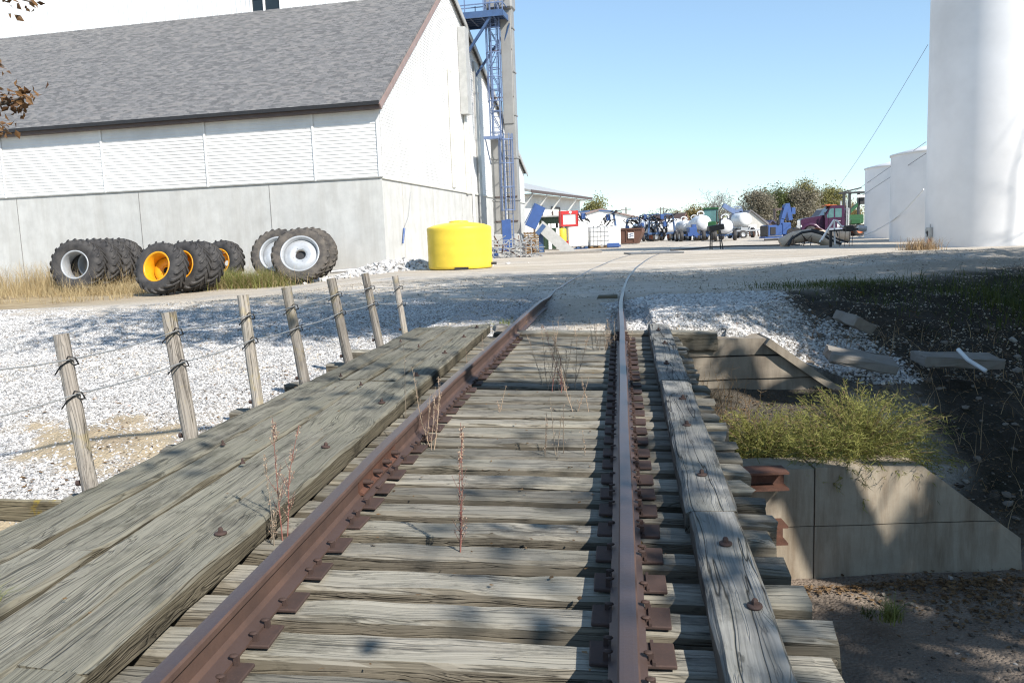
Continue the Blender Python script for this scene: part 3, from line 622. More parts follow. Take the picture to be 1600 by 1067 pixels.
for fr, tag_ in (((.84, .86, .82, .80, .81, .80, .80), 0), ((.615, .61, .60, .57, .58, .56, .50), 1)):
    pts = []
    P = [on_post(i, fr[i]) for i in range(7)]
    e0 = BMi @ at(-40, 660 if tag_ else 581, 4.15)
    seq = [e0] + P
    for a, b in zip(seq[:-1], seq[1:]):
        for s in np.linspace(0, 1, 9)[:-1]: pts.append(a.lerp(b, s) + Vector((0, 0, -.016 * math.sin(math.pi * s) * (.5 if a is e0 else 1))))
    pts.append(P[-1]); e = P[-1] + Vector((.06, .03, 0)); pts.append(e)
    m = MB(); m.tube(pts, .0046, 7); m.build('cable', M['cable'], fence)
    for i in range(7):
        f, a, L, w, po = posts[i]; c = P[i]; s = MB()
        # wire staple looped round the cable and a tie wire slanting back round the post
        s.tube([c + Vector((-.03, .0, -.005)), c + Vector((.0, -.022, .020)), c + Vector((.034, -.010, .012)), c + Vector((.036, .012, -.028)), c + Vector((.004, .02, -.036))], .005, 6)
        s.tube([c + Vector((.0, .0, 0)), c + Vector((-w * .55, -w * .38, -.035)), c + Vector((-w * 1.1, -w * .25, -.085)), c + Vector((-w * 1.28, .02, -.075))], .0042, 6)
        so = s.build('wire_tie', M['black'], po); so.matrix_parent_inverse = PMS[i].inverted()
# lichened board reaching out from the first post
bo = timber('brace_board', 2.4, .05, .13, M['lichen_board'], fence, (-3.28, 4.36, TIE_TOP - .10), 0.0, 0, .003, .12, .006, chip=.01)

# ------------------------------------------------------------------ concrete below the track
def wallmesh(name, prof, y0, y1, mat, parent=None, jit=.012, seg=.18):
    """upright slab: outline in x,z carried from y0 to y1, front face diced so it can be uneven"""
    bm = bmesh.new(); vs = [bm.verts.new((x, y0, z)) for x, z in prof]; f = bm.faces.new(vs)
    r = bmesh.ops.extrude_face_region(bm, geom=[f]); bmesh.ops.translate(bm, verts=[e for e in r['geom'] if isinstance(e, bmesh.types.BMVert)], vec=(0, y1 - y0, 0))
    bmesh.ops.triangulate(bm, faces=bm.faces[:])
    bmesh.ops.subdivide_edges(bm, edges=[e for e in bm.edges if e.calc_length() > seg * 2], cuts=5, use_grid_fill=True)
    bmesh.ops.subdivide_edges(bm, edges=[e for e in bm.edges if e.calc_length() > seg * 1.5], cuts=2, use_grid_fill=True)
    for w in bm.verts:
        n = fbm(np.array([w.co.x * 2.2]), np.array([w.co.z * 2.2 + w.co.y * 2]), 3, 3)[0]; w.co.y += n * jit * 2; w.co.z += n * jit
    bmesh.ops.recalc_face_normals(bm, faces=bm.faces[:]); me = bpy.data.meshes.new(name); bm.to_mesh(me); bm.free(); me.materials.append(mat)
    return link(bpy.data.objects.new(name, me), parent)
# far abutment: stepped courses with open cracks, wing falling away to the right
ab = empty('abutment', B(1.3, 11.0, 0).to_tuple(), -.06); ax0 = B(1.3, 11.0, 0)
tag(ab, 'cracked stained concrete abutment under the far end of the bridge with sloping wing', 'abutment')
def W2(x, y, Y): p = at(x, y, Y); return (p.x - ax0.x, p.z - ax0.z)
Ya = 10.92
tl = W2(1060, 530, Ya); tr = W2(1192, 527, Ya); e1 = W2(1312, 612, Ya)
z1 = -.30; z2 = -.66; xs_ = lambda z: tr[0] + (e1[0] - tr[0]) * (tr[1] - z) / (tr[1] - e1[1])
L0 = -2.8
wallmesh('top_course', [(L0, tl[1] - .23), (xs_(tl[1] - .23) + .02, tl[1] - .235), (tr[0], tr[1]), (L0, tl[1])], .02, .55, M['oldconcrete'], ab)
wallmesh('middle_course', [(L0, tl[1] - .56), (xs_(tl[1] - .56) + .01, tl[1] - .55), (xs_(tl[1] - .25), tl[1] - .255), (L0, tl[1] - .242)], -.02, .55, M['oldconcrete'], ab)
wallmesh('lower_course', [(L0, -1.9), (e1[0] + .5, -1.9), (e1[0] + .42, e1[1] - .30), (xs_(tl[1] - .57), tl[1] - .565), (L0, tl[1] - .572)], .0, .55, M['oldconcrete'], ab)
# coping strip on the wing
m = MB(); a, b = Vector((tr[0], -.06, tr[1] - .03)), Vector((e1[0] + .42, -.06, e1[1] - .33)); m.bar(a + Vector((0, .3, .0)), b + Vector((0, .3, .0)), .68, .10); m.build('wing_coping', M['oldconcrete'], ab)
# low wall nearer the camera, joints as real grooves
lw = empty('creek_wall', (2.6, 7.35, -.45), rad(-1.5))
tag(lw, 'tan stained concrete wall beside the creek bed below the feathery bush', 'wall')
P0 = Vector((2.6, 7.35, -.45))
def W3(x, y): p = at(x, y, 7.35); return (p.x - P0.x, p.z - P0.z)
b1 = W3(1272, 820); T1 = W3(1440, 727); E1 = W3(1590, 838); bot = -1.25; jx = b1[0]; jz = b1[1] - .01
xl = -2.4; zt = W3(1230, 733)[1]
wallmesh('panel', [(xl, jz + .006), (jx - .008, jz + .006), (jx - .008, zt), (xl, zt)], 0, .4, M['lowconcrete'], lw, .006)
wallmesh('panel', [(xl, bot), (jx - .008, bot), (jx - .008, jz - .004), (xl, jz - .004)], .004, .4, M['lowconcrete'], lw, .006)
zr = lambda x: T1[1] + (E1[1] - T1[1]) * max(0, (x - T1[0])) / (E1[0] - T1[0])
wallmesh('panel', [(jx + .006, jz + .006), (T1[0] + (jz + .006 - T1[1]) / (E1[1] - T1[1]) * (E1[0] - T1[0]), jz + .006), (T1[0], T1[1]), (jx + .006, zt + .01)], -.004, .4, M['lowconcrete'], lw, .006)
wallmesh('panel', [(jx + .006, bot), (E1[0] + .03, bot), (E1[0], E1[1]), (T1[0] + (jz - .004 - T1[1]) / (E1[1] - T1[1]) * (E1[0] - T1[0]), jz - .004), (jx + .006, jz - .004)], .002, .4, M['lowconcrete'], lw, .006)
wallmesh('backing', [(xl, bot), (E1[0] - .05, bot), (E1[0] - .08, E1[1] - .05), (T1[0], T1[1] - .05), (xl, zt - .04)], .03, .38, M['oldconcrete'], lw, .004)
# cut-off beam ends set in the wall
for px, py, hw, nm in ((1205, 742, .27, 0), (1212, 824, .08, 1)):
    x, z = W3(px, py); m = MB(); H = .15 if not nm else .16; x1 = x + (.10 if not nm else .05); x0 = x - .9
    m.box(((x0 + x1) / 2, -.10, z + H / 2), (x1 - x0, .24, .02)); m.box(((x0 + x1) / 2, -.10, z - H / 2), (x1 - x0, .24, .02)); m.box(((x0 + x1) / 2, -.05, z), (x1 - x0, .02, H - .02))
    m.build('steel_beam', M['rustbright'], lw)
# broken slabs on the bank
def slab(px, py, Y, d, rot, label, mat='slab'):
    p = at(px, py, Y); bm = bmesh.new(); bmesh.ops.create_cube(bm, size=1)
    for w in bm.verts: w.co = Vector((w.co.x * d[0], w.co.y * d[1], w.co.z * d[2]))
    bmesh.ops.bevel(bm, geom=bm.edges[:], offset=.018, segments=1, affect='EDGES'); bmesh.ops.triangulate(bm, faces=bm.faces[:]); bmesh.ops.subdivide_edges(bm, edges=[e for e in bm.edges if e.calc_length() > .2], cuts=3, use_grid_fill=True)
    for w in bm.verts: w.co += Vector(RNG.normal(0, .010, 3))
    me = bpy.data.meshes.new('concrete_slab'); bm.to_mesh(me); bm.free(); me.materials.append(M[mat]); o = link(bpy.data.objects.new('concrete_slab', me)); o.location = p; o.rotation_euler = [rad(a) for a in rot]
    return tag(o, label, 'concrete slab', 'broken concrete slabs on the bank')
slab(1345, 562, 10.6, (.86, .42, .13), (10, 12, -8), 'broken concrete slab with a sunlit face lying below the white gravel slope')
slab(1495, 562, 11.2, (1.15, .4, .14), (8, 5, 4), 'long shaded concrete slab on the dark bank behind the white pipe')
slab(1335, 503, 12.2, (.5, .4, .16), (14, 20, 30), 'small dark rubble slab at the top edge of the white gravel slope')
# pale plastic pipe
m = MB(); p = [at(1497, 546, 10.9), at(1512, 562, 10.7), at(1541, 580, 10.5)]; m.tube(p, .028, 10); o = m.build('plastic_pipe', M['tankwhite']); tag(o, 'bent white plastic pipe lying on the dark creek bank', 'pipe')
# ------------------------------------------------------------------ warehouse: local x runs along the gable away from us, local y along the long wall to the left
GA_ = rad(12.5)
g = Vector((math.sin(GA_), math.cos(GA_), 0)); l = Vector((-g.y, g.x, 0)); CN = Vector((-5.06, 34.0, 0))
WM = Matrix(((g.x, l.x, 0, CN.x), (g.y, l.y, 0, CN.y), (0, 0, 1, 0), (0, 0, 0, 1)))
ware = empty('warehouse', mat=WM)
tag(ware, 'large white sided warehouse with grey shingle roof on a tall concrete base', 'warehouse')
LEN, SPAN, ZB, ZC, ZE = 34.0, 29.6, .2, 4.42, 7.45
RX, RZ = 10.4, 14.95; SL = (RZ - ZE) / RX
def gable_top(d): return ZE + SL * d if d < RX else RZ + (6.7 - RZ) * (d - RX) / (SPAN - RX)
# concrete base, panel joints and a thicker plinth line
m = MB(); m.box((SPAN / 2, .15, (ZB - 1 + ZC) / 2), (SPAN, .30, ZC - ZB + 1)); m.box((.15, LEN / 2 + .15, (ZB - 1 + ZC) / 2), (.30, LEN - .3, ZC - ZB + 1)); m.build('concrete_base', M['concrete'], ware)
M['joint'] = paint('joint_filler', (.27, .265, .25), .9); M['palejoint'] = paint('pale_joint_filler', (.52, .50, .46), .9)
for y in (5.04, 11.3, 17.6, 23.9): m = MB(); m.box((-.004, y, 2.2), (.012, .03, 4.3)); m.build('panel_joint', M['joint'], ware)
for x in (2.4, 6.8, 12.0, 17.4, 22.8): m = MB(); m.box((x, -.004, 2.2), (.06, .012, 4.3)); m.build('panel_joint', M['palejoint'], ware)
# lap siding as overlapping boards
def siding(rows, name):
    m = MB()
    for vs in rows: m.add(vs, [(0, 1, 2, 3), (0, 3, 7, 4), (4, 5, 1, 0), (3, 2, 6, 7)])
    return m.build(name, M['sidingwhite'], ware)
def lap(zb, zt, a0, a1, b0, b1, f):            # f maps (along, out, z); a at the bottom edge, b at the top edge
    return [f(a0, .024, zb), f(a1, .024, zb), f(b1, .004, zt), f(b0, .004, zt), f(a0, -.02, zb), f(a1, -.02, zb), f(b1, -.02, zt), f(b0, -.02, zt)]
PITCHB = .140
rows = []; z = ZC + .03
while z < ZE - .05: rows.append(lap(z, min(z + PITCHB, ZE), .10, LEN, .10, LEN, lambda a, o, q: (-o, a, q))); z += PITCHB
siding(rows, 'long_wall_siding')
def span_at(zq):
    x0 = max(0, (zq - ZE) / SL) if zq > ZE else 0
    x1 = SPAN if zq <= 6.7 else RX + (zq - RZ) / (6.7 - RZ) * (SPAN - RX)
    return x0, x1
rows = []; z = ZC + .03
while z < RZ - .15:
    zt = z + PITCHB; a0, a1 = span_at(z); b0, b1 = span_at(zt)
    rows.append(lap(z, zt, a0 + .10 if z < ZE else a0, a1, b0 + .10 if z < ZE else b0, b1, lambda a, o, q: (a, -o, q))); z += PITCHB
siding(rows, 'gable_siding')
m = MB(); m.poly([(0.12, .12, ZC), (SPAN, .12, ZC), (SPAN, .12, 6.65), (RX, .12, RZ - .1), (.12, .12, ZE)], (0, .1, 0)); m.box((.17, LEN / 2, (ZC + ZE) / 2), (.1, LEN - .5, ZE - ZC)); m.build('wall_backing', M['sidingwhite'], ware)
m = MB(); m.box((-.01, .02, (ZC + ZE) / 2), (.10, .16, ZE - ZC)); m.box((.03, -.035, (ZC + ZE) / 2), (.16, .05, ZE - ZC)); m.build('corner_board', M['sidingwhite'], ware)
for y in (2.88, 7.85, 12.9, 18.1, 23.3): m = MB(); m.box((-.045, y, (ZC + ZE) / 2 - .02), (.035, .085, ZE - ZC)); m.build('batten', M['sidingwhite'], ware)
for x in (2.0, 5.4): m = MB(); z1 = gable_top(x); m.box((x, -.04, (ZC + z1) / 2), (.07, .03, z1 - ZC - .1)); m.build('batten', M['sidingwhite'], ware)
m = MB(); m.box((SPAN / 2, -.03, ZC - .02), (SPAN, .07, .10)); m.build('base_trim', M['downspout'], ware); m = MB(); m.box((-.035, LEN / 2, ZC - .0), (.05, LEN, .045)); m.build('base_trim', M['lightgrey'], ware)
# downpipes and shallow box ducts on the gable
def duct(x, w, z0, z1, nm, mt, dp=.16):
    m = MB(); m.bbox((x, -dp / 2 - .03, (z0 + z1) / 2), (w, dp, z1 - z0), .02); z = z0 + 1.2
    while z < z1: m.box((x, -dp / 2 - .035, z), (w + .03, dp + .02, .05)); z += 2.4
    m.build(nm, mt, ware)
duct(10.4, .52, 4.5, 10.6, 'duct', M['downspout'], .08); duct(13.1, .40, 4.3, 8.7, 'duct', M['downspout'], .10); duct(14.2, .14, 1.9, 9.6, 'downpipe', M['white'], .12); duct(15.9, .75, 1.9, 12.0, 'grey_duct', M['lightgrey'], .10)
m = MB(); m.box((12.8, -.25, 10.9), (.75, .42, 4.6)); m.build('vent_shaft', M['lightgrey'], ware)
# roof: boards with thickness, shingle face in its own plane
def roof_slab(name, x0, z0, x1, z1, y0, y1, mat, th=.14):
    L = math.hypot(x1 - x0, z1 - z0); a = math.atan2(z1 - z0, x1 - x0); m = MB(); W_ = y1 - y0
    m.box((0, 0, 0), (W_, L, th)); o = m.build(name, mat, ware)
    # local x along the eave, local y up the slope so that shingle courses follow the eave
    ex = Vector((0, 1, 0)); ey = Vector((math.cos(a), 0, math.sin(a))); ez = ex.cross(ey); ez = ez if ez.z > 0 else -ez
    if ex.cross(ey).z < 0: ex = -ex
    c = Vector(((x0 + x1) / 2, (y0 + y1) / 2, (z0 + z1) / 2)) + ez * th / 2
    o.matrix_local = Matrix(((ex.x, ey.x, ez.x, c.x), (ex.y, ey.y, ez.y, c.y), (ex.z, ey.z, ez.z, c.z), (0, 0, 0, 1))); return o
roof_slab('roof', -.35, ZE - .35 * SL + .06, RX, RZ + .06, -.22, LEN, M['shingles'])
roof_slab('rear_roof', RX + .02, RZ + .05, SPAN + .4, 6.7 - .12, -.22, LEN, M['shingles'])
m = MB(); m.box((-.43, LEN / 2 - .11, ZE - .17), (.14, LEN + .22, .13)); m.build('gutter', M['black'], ware)
m = MB(); m.box((-.34, LEN / 2 - .11, ZE - .30), (.05, LEN + .2, .13)); m.box((-.18, LEN / 2 - .11, ZE - .35), (.30, LEN + .2, .03)); m.build('fascia', M['brown'], ware)
m = MB(); m.bar((-.40, -.25, ZE - .40 * SL - .02), (RX, -.25, RZ - .02), .06, .22); m.build('rake_board', M['rake'], ware)
m = MB(); m.bar((RX, -.25, RZ - .05), (SPAN + .4, -.25, 6.7 - .22), .06, .26); m.build('rake_board', M['lightgrey'], ware)
# raised monitor along the ridge, clad in ribbed sheet
MX0 = 8.75; MZ0 = ZE + SL * MX0; MZ1 = 18.6
prof = []; y = 1.4
while y < LEN: prof += [(0, y), (0, y + .17), (-.014, y + .20), (-.014, y + .25), (0, y + .28)]; y += .28
def sheet(ya, yb, za, zb):
    pr = [p for p in prof if ya <= p[1] <= yb]; m = MB(); n = len(pr); vs = [(MX0 + p[0], p[1], za) for p in pr] + [(MX0 + p[0], p[1], zb) for p in pr] ; m.add(vs, [(i, i + 1, n + i + 1, n + i) for i in range(n - 1)]); m.build('monitor_cladding', M['white'], ware)
WY0, WY1 = 8.35, 10.05
sheet(1.4, WY0, MZ0 - .2, MZ1); sheet(WY1, LEN, MZ0 - .2, MZ1); sheet(WY0, WY1, MZ0 + 1.9, MZ1)
m = MB(); m.box((12.0, LEN / 2 + .72, (13 + MZ1) / 2), (6.3, LEN - 1.46, MZ1 - 13)); m.build('monitor_body', M['sidingwhite'], ware)
m = MB(); m.box((MX0 + .06, (WY0 + WY1) / 2, MZ0 + .95), (.03, WY1 - WY0, 1.9)); win = m.build('window', M['glass'], ware)
m = MB()
for y in (WY0 + .02, (WY0 + WY1) / 2 + .1, WY1 - .02): m.box((MX0 - .0, y, MZ0 + .95), (.07, .10, 1.9))
m.box((MX0, (WY0 + WY1) / 2, MZ0 + .9), (.06, WY1 - WY0, .05)); m.build('frame', M['white'], win)
m = MB(); m.box((MX0 - .05, (WY0 + WY1) / 2, MZ0 + .04), (.14, WY1 - WY0 + .1, .10)); m.build('sill', M['rake'], win)
m = MB(); m.box((MX0 - .06, LEN / 2 + .7, MZ0 + .03), (.10, LEN - 1.4, .06)); m.build('flashing', M['lightgrey'], ware)

# hanging blue-handled cord on the gable base
def gp(d, out, z): return CN + g * d - l * out + Vector((0, 0, z))
m = MB(); m.tube([gp(3.4, .05, 4.0), gp(2.9, .06, 2.9), gp(2.2, .06, 2.35)], .012, 6); cordo = m.build('hanging_cord', M['cable']); tag(cordo, 'thin cord with a blue weight hanging on the concrete gable base', 'cord')
m = MB(); m.tube([gp(2.2, .07, 2.35), gp(1.92, .07, 1.70)], [.05, .035], 8); m.build('weight', M['brightblue'], cordo)

# ------------------------------------------------------------------ bucket elevator beside the gable
tw0 = gp(14.4, 2.3, 0); tw = empty('elevator_tower', (0, 0, 0)); 
TB = at(791, 392, 48.0); TB.z = .75
tw.location = TB; tw.rotation_euler = (0, 0, -GA_)
tag(tw, 'tall grain elevator leg with blue caged ladder and railed platform', 'elevator')
ZT = 19.0
m = MB(); m.bbox((-.42, .55, 2.95), (.66, .62, 7.9), .02); m.bbox((.44, .55, ZT / 2 - 1), (.66, .62, ZT + 2), .02)
for z in np.arange(.8, ZT, 2.4):
    for x in ((-.42, .44) if z < 6.9 else (.44,)): m.box((x, .55, z), (.74, .70, .07))
m.build('leg_casing', M['legmetal'], tw)
m = MB(); m.bbox((.40, .36, 12.0), (.62, .36, 9.0), .03); m.build('upper_casing', M['legmetal'], tw)
m = MB()
for x, y in ((-.72, .28), (-.12, .28), (-.72, .82), (-.12, .82)): m.box((x, y, 10.5), (.06, .06, 7.4))
for i in range(6):
    z = 7.1 + i * 1.2
    for y in (.28, .82): m.bar((-.72, y, z), (-.12, y, z), .045); m.bar((-.72, y, z) if i % 2 else (-.12, y, z), (-.12, y, z + 1.2) if i % 2 else (-.72, y, z + 1.2), .04)
m.build('lattice', M['ladderblue'], tw)
m = MB(); m.bbox((.05, .5, .6), (1.5, 1.0, 1.3), .05); m.build('boot', M['lightgrey'], tw)
def ladder(x0, y0, z0, z1, wd=.42, cage=True):
    m = MB()
    for s in (-1, 1): m.box((x0 + s * wd / 2, y0, (z0 + z1) / 2), (.05, .05, z1 - z0))
    z = z0 + .3
    while z < z1: m.cyl((x0 - wd / 2, y0, z), (x0 + wd / 2, y0, z), .016, 6); z += .30
    o = m.build('ladder', M['ladderblue'], tw)
    if cage:
        m = MB(); R = .40; zc = z0 + 2.0; arc = [(x0 + R * math.cos(a), y0 - .28 + R * math.sin(a) * 1.0 - .02) for a in np.linspace(rad(20), rad(-200), 13)]
        zz = zc
        while zz <= z1 + .01:
            m.tube([(p[0], p[1], zz) for p in arc], .032, 6); zz += 1.32
        for k in (0, 2, 4, 6, 8, 10, 12): m.box((arc[k][0], arc[k][1], (zc + z1) / 2), (.036, .036, z1 - zc))
        m.build('cage', M['ladderblue'], o)
ladder(.28, -.02, .6, 6.9); ladder(-.22, -.10, 6.7, 14.2)
m = MB(); m.box((-.42, -.32, 6.72), (.85, 1.0, .07)); m.box((-.42, -.82, 6.68), (.9, .05, .16))
for x in (-.80, -.05): m.bar((x, -.75, 6.66), (x + .02, .3, 5.3), .05)
m.build('rest_platform', M['ladderblue'], tw)
for z in (2.0, 3.4, 9.0, 11.6):
    m = MB(); m.box((.05, .22, z), (1.35, .06, .07)); m.build('bracket', M['brown'], tw)
# working platform high on the gable with railings and knee braces
PZ = at(755, 30, 48).z - .75
pl = MB(); x0, x1, y0, y1 = -2.65, .55, -1.15, 1.25
pl.box(((x0 + x1) / 2, y0, PZ), (x1 - x0, .08, .34)); pl.box(((x0 + x1) / 2, y1, PZ), (x1 - x0, .08, .34)); pl.box((x0, (y0 + y1) / 2, PZ), (.08, y1 - y0, .30)); pl.box((x1, (y0 + y1) / 2, PZ), (.08, y1 - y0, .30))
for y in np.linspace(y0 + .4, y1 - .4, 5): pl.box(((x0 + x1) / 2, y, PZ + .02), (x1 - x0, .06, .16))
for x in np.linspace(x0 + .6, x1 - .6, 4): pl.box((x, (y0 + y1) / 2, PZ - .04), (.05, y1 - y0, .10))
plo = pl.build('platform', M['blue'], tw)
m = MB(); m.box(((x0 + x1) / 2, (y0 + y1) / 2, PZ + .155), (x1 - x0 - .1, y1 - y0 - .1, .02)); m.build('deck_grating', M['black'], plo)
m = MB()
for z in (.55, 1.05):
    for a, b in (((x0, y0), (x1, y0)), ((x1, y0), (x1, y1)), ((x0, y1), (x1, y1)), ((x0, y0), (x0, y1))): m.bar((a[0], a[1], PZ + z), (b[0], b[1], PZ + z), .05)
for x in np.linspace(x0, x1, 4):
    for y in (y0, y1): m.box((x, y, PZ + .62), (.05, .05, 1.0))
m.build('railing', M['ladderblue'], plo)
m = MB(); m.bar((x1 - .7, y0 + .1, PZ - .15), (x0 - .1, y0 + .5, PZ - 3.3), .13); m.bar((x1 - .1, y1 - .1, PZ - .15), (x0 + .35, y1 - .2, PZ - 3.6), .13); m.bar((x0 - .12, y0 + .5, PZ - 2.6), (x0 - .12, y0 + .5, PZ - 4.0), .07); m.bar((x0 - .1, y0 + .5, PZ - 3.5), (x0 + .35, y1 - .2, PZ - 3.8), .08); m.bar((x1 + .1, .1, PZ - .3), (x1 - .5, .3, PZ - 1.9), .06); m.bar((x0 + .9, y0, PZ - .1), (x0 + .6, y0 + .9, PZ - 1.5), .04)
m.build('knee_brace', M['blue'], plo)
m = MB(); m.bbox((.05, .5, PZ + 1.4), (1.6, 1.1, 1.8), .1); m.build('head', M['legmetal'], tw)

# long pale building beyond the tower: posts, overhang, two doorways
c0 = at(816, 385, 66.0); c0.z = .8; hb = empty('farm_building', c0, -rad(21))
tag(hb, 'white farm building with propped roof overhang and two brown framed doorways behind the tower', 'building')
# local x = to the right (gable depth hidden), local y = away along the visible wall
Hh = 4.45; Lh = 17.0
m = MB(); m.box((-3, Lh / 2, Hh / 2 - .2), (6, Lh, Hh + .4)); m.build('wall', M['sidingwhite'], hb)
roofm = MB(); roofm.poly([(1.1, -.6, Hh + .02), (-6, -.6, Hh + 1.9), (-6, -.6, Hh + 2.1), (1.1, -.6, Hh + .22)], (0, Lh + 1.2, 0)); roofm.build('roof', M['lightgrey'], hb)
m = MB(); m.box((1.12, Lh / 2, Hh + .12), (.05, Lh + 1.2, .25)); m.build('fascia', M['brown'], hb)
m = MB(); m.box((.45, Lh / 2, Hh - .05), (1.1, Lh, .04)); m.build('soffit', M['greywall'], hb)
for y in (.15, 3.8, 7.6, 12.5): m = MB(); m.bar((.03, y, Hh - 1.3), (1.0, y, Hh - .02), .12); m.build('prop', M['white'], hb)
for y in (4.0, 9.0):
    m = MB(); m.box((.02, y, 1.75), (.06, 2.0, 3.5)); d = m.build('doorway', M['downspout'], hb)
    m = MB(); m.box((.06, y - 1.05, 1.75), (.1, .18, 3.5)); m.box((.06, y + 1.05, 1.75), (.1, .28, 3.5)); m.box((.06, y, 3.55), (.1, 2.3, .15)); m.build('frame', M['brown'], d)
m = MB(); m.box((.04, .08, 2.2), (.16, .2, 4.4)); m.build('corner_post', M['brown'], hb)
m = MB(); m.tube([(.15, -.1, 4.2), (.15, -.1, .5), (.35, -.1, .2)], .07, 8); m.build('downpipe', M['white'], hb)

# ------------------------------------------------------------------ yellow tank
yt = empty('poly_tank', (at(720, 418, 30.9).x, 30.9, gz(at(720, 418, 30.9).x, 30.9) + .03)); R = 1.20
tag(yt, 'squat bright yellow plastic tank standing by the warehouse gable', 'tank')
m = MB(); prof = [(R * .97, 0), (R, .05)]
for z in np.arange(.12, 1.46, .08): prof.append((R - .006 * (int(z / .08) % 5 == 0), z))
prof += [(R * 1.005, 1.48), (R * .985, 1.53), (R * .8, 1.61), (R * .55, 1.67), (R * .3, 1.70)]
m.lathe(prof, 64); m.build('body', M['yellow'], yt)
m = MB(); m.lathe([(R * .3, 1.70), (R * .3, 1.735), (R * .26, 1.76), (.001, 1.78)], 28); m.build('lid', M['yellow'], yt)
m = MB(); m.box((.1, -1.19, .03), (.5, .12, .08)); m.cyl((1.16, -.3, .15), (1.36, -.3, .15), .05, 10); m.build('outlet', M['black'], yt)
# ------------------------------------------------------------------ loose tractor wheels
def tyre_mesh(Ro, w, Rr, nl, lug_w, lug_h, sweep, seg=56):
    m = MB(); Rb = Ro - lug_h
    pr = [(Rr - .01, -w * .40), (Rr + .03, -w * .44), (Rr + (Rb - Rr) * .35, -w * .51), (Rr + (Rb - Rr) * .62, -w * .52), (Rb - .06, -w * .48), (Rb - .015, -w * .42), (Rb, -w * .25), (Rb + .008, 0)]
    pr = pr + [(a, -b) for a, b in pr[-2::-1]]; m.lathe(pr, seg)
    def rb(z): return float(np.interp(abs(z) / w, [0, .25, .42, .48, .52], [Rb + .008, Rb, Rb - .015, Rb - .06, Rb - .14]))
    for i in range(nl):
        for sd in (1, -1):
            th0 = 2 * math.pi * (i + (.5 if sd > 0 else 0)) / nl; K = 6; rows = []
            for k in range(K + 1):
                s = k / K; z = sd * (-.015 + s * (w * .515)); th = th0 + sweep * s ** .85; hw = lug_w / 2 * (1 - .15 * s) / Ro
                r0 = rb(z) - .02; r1 = (Ro if s < .84 else Ro - (s - .84) * Ro * .30) ; r1 = max(r1, r0 + .03)
                rows.append([(r0, th - hw * 1.35, z), (r1, th - hw, z), (r1, th + hw, z), (r0, th + hw * 1.35, z)])
            vs = [(r * math.cos(a), r * math.sin(a), z) for q in rows for r, a, z in q]
            fs = [(k * 4 + j, k * 4 + j + 1, (k + 1) * 4 + j + 1, (k + 1) * 4 + j) for k in range(K) for j in range(3)] + [(0, 1, 2, 3), tuple(K * 4 + j for j in (3, 2, 1, 0))]
            m.add(vs, fs)
    return m
def rim_mesh(Rr, w, disc, hub, deep):
    m = MB()                                                   # outer face is at -z
    m.lathe([(Rr + .035, -w * .43), (Rr + .045, -w * .45), (Rr + .03, -w * .465), (Rr - .005, -w * .455), (Rr - .02, -w * .42), (Rr - .03, -w * .30), (Rr - .055, -w * .22), (Rr - .06, w * .05), (Rr - .03, w * .30), (Rr - .02, w * .42), (Rr + .02, w * .46)], 56)
    if disc is not None:
        m.lathe([(Rr - .055, disc * w + .05), (Rr - .08, disc * w), (Rr * .62, disc * w - deep), (Rr * .55, disc * w - deep - .01), (Rr * .42, disc * w - deep + .02), (hub, disc * w - deep + .02), (hub, disc * w - deep + .06)], 48)
        for k in range(8):
            a = 2 * math.pi * k / 8; q = Vector((hub * 1.35 * math.cos(a), hub * 1.35 * math.sin(a), disc * w - deep + .02)); m.cyl(q, q + Vector((0, 0, -.03)), .018, 6)
    return m
def wheel(kind):
    r = empty('tractor_wheel_assembly')
    if kind == 'wide': Ro, w, Rr, a = 1.03, .66, .52, (21, .085, .055, .36); ro = ('rimgrey', None, 0, 0); rm = 'rubber'
    if kind == 'yellow': Ro, w, Rr, a = .88, .60, .47, (19, .085, .05, .40); ro = ('rimyellow', .22, .11, -.04); rm = 'rubber'
    if kind == 'narrow': Ro, w, Rr, a = 1.08, .42, .68, (25, .07, .045, .24); ro = ('rimgrey', -.10, .20, .05); rm = 'muddyrubber'
    tyre_mesh(Ro, w, Rr, *a).build('tyre', M[rm], r); ri = rim_mesh(Rr, w, ro[1], ro[2], ro[3]).build('rim', M[ro[0]], r)
    if kind == 'narrow': m = MB(); m.lathe([(.001, .06), (.205, .06)], 24); m.build('hub_opening', M['black'], ri)
    return r, Ro
PROTO = {}
def put_wheel(kind, px, Y, f, label, sink=.03, grp=None, py=None):
    if kind not in PROTO: r, Ro = wheel(kind); PROTO[kind] = (r, Ro)
    else: r = copy_tree(PROTO[kind][0]); Ro = PROTO[kind][1]
    f = Vector(f).normalized(); p = at(px, 400, Y); z = gz(p.x, Y)
    hor = math.sqrt(1 - f.z ** 2); c = Vector((p.x, Y, z + Ro * hor - sink + .25 * abs(f.z)))
    q = rot_to(-f) @ Euler((0, 0, RNG.uniform(0, 6))).to_matrix(); r.matrix_world = Matrix.Translation(c) @ q.to_4x4()
    tag(r, label, 'tractor wheel', grp); return r
GW = 'wheels leaning at the concrete base'
put_wheel('wide', 122, 32.2, (-.06, -.98, .17), 'wide black tractor wheel with an open silver rim at the front of its row', grp=GW)
put_wheel('wide', 148, 33.0, (-.10, -.98, .17), 'wide tractor wheel second in the silver rimmed row, touching the front one', grp=GW)
put_wheel('wide', 168, 33.9, (-.14, -.98, .17), 'wide tractor wheel third in the silver rimmed row, half hidden', grp=GW)
put_wheel('wide', 187, 34.7, (-.18, -.98, .17), 'wide tractor wheel last in the silver rimmed row, against the concrete', grp=GW)
put_wheel('yellow', 251, 27.3, (-.27, -.92, .30), 'lugged wheel with a bright yellow dished rim, nearest the gravel road', grp=GW)
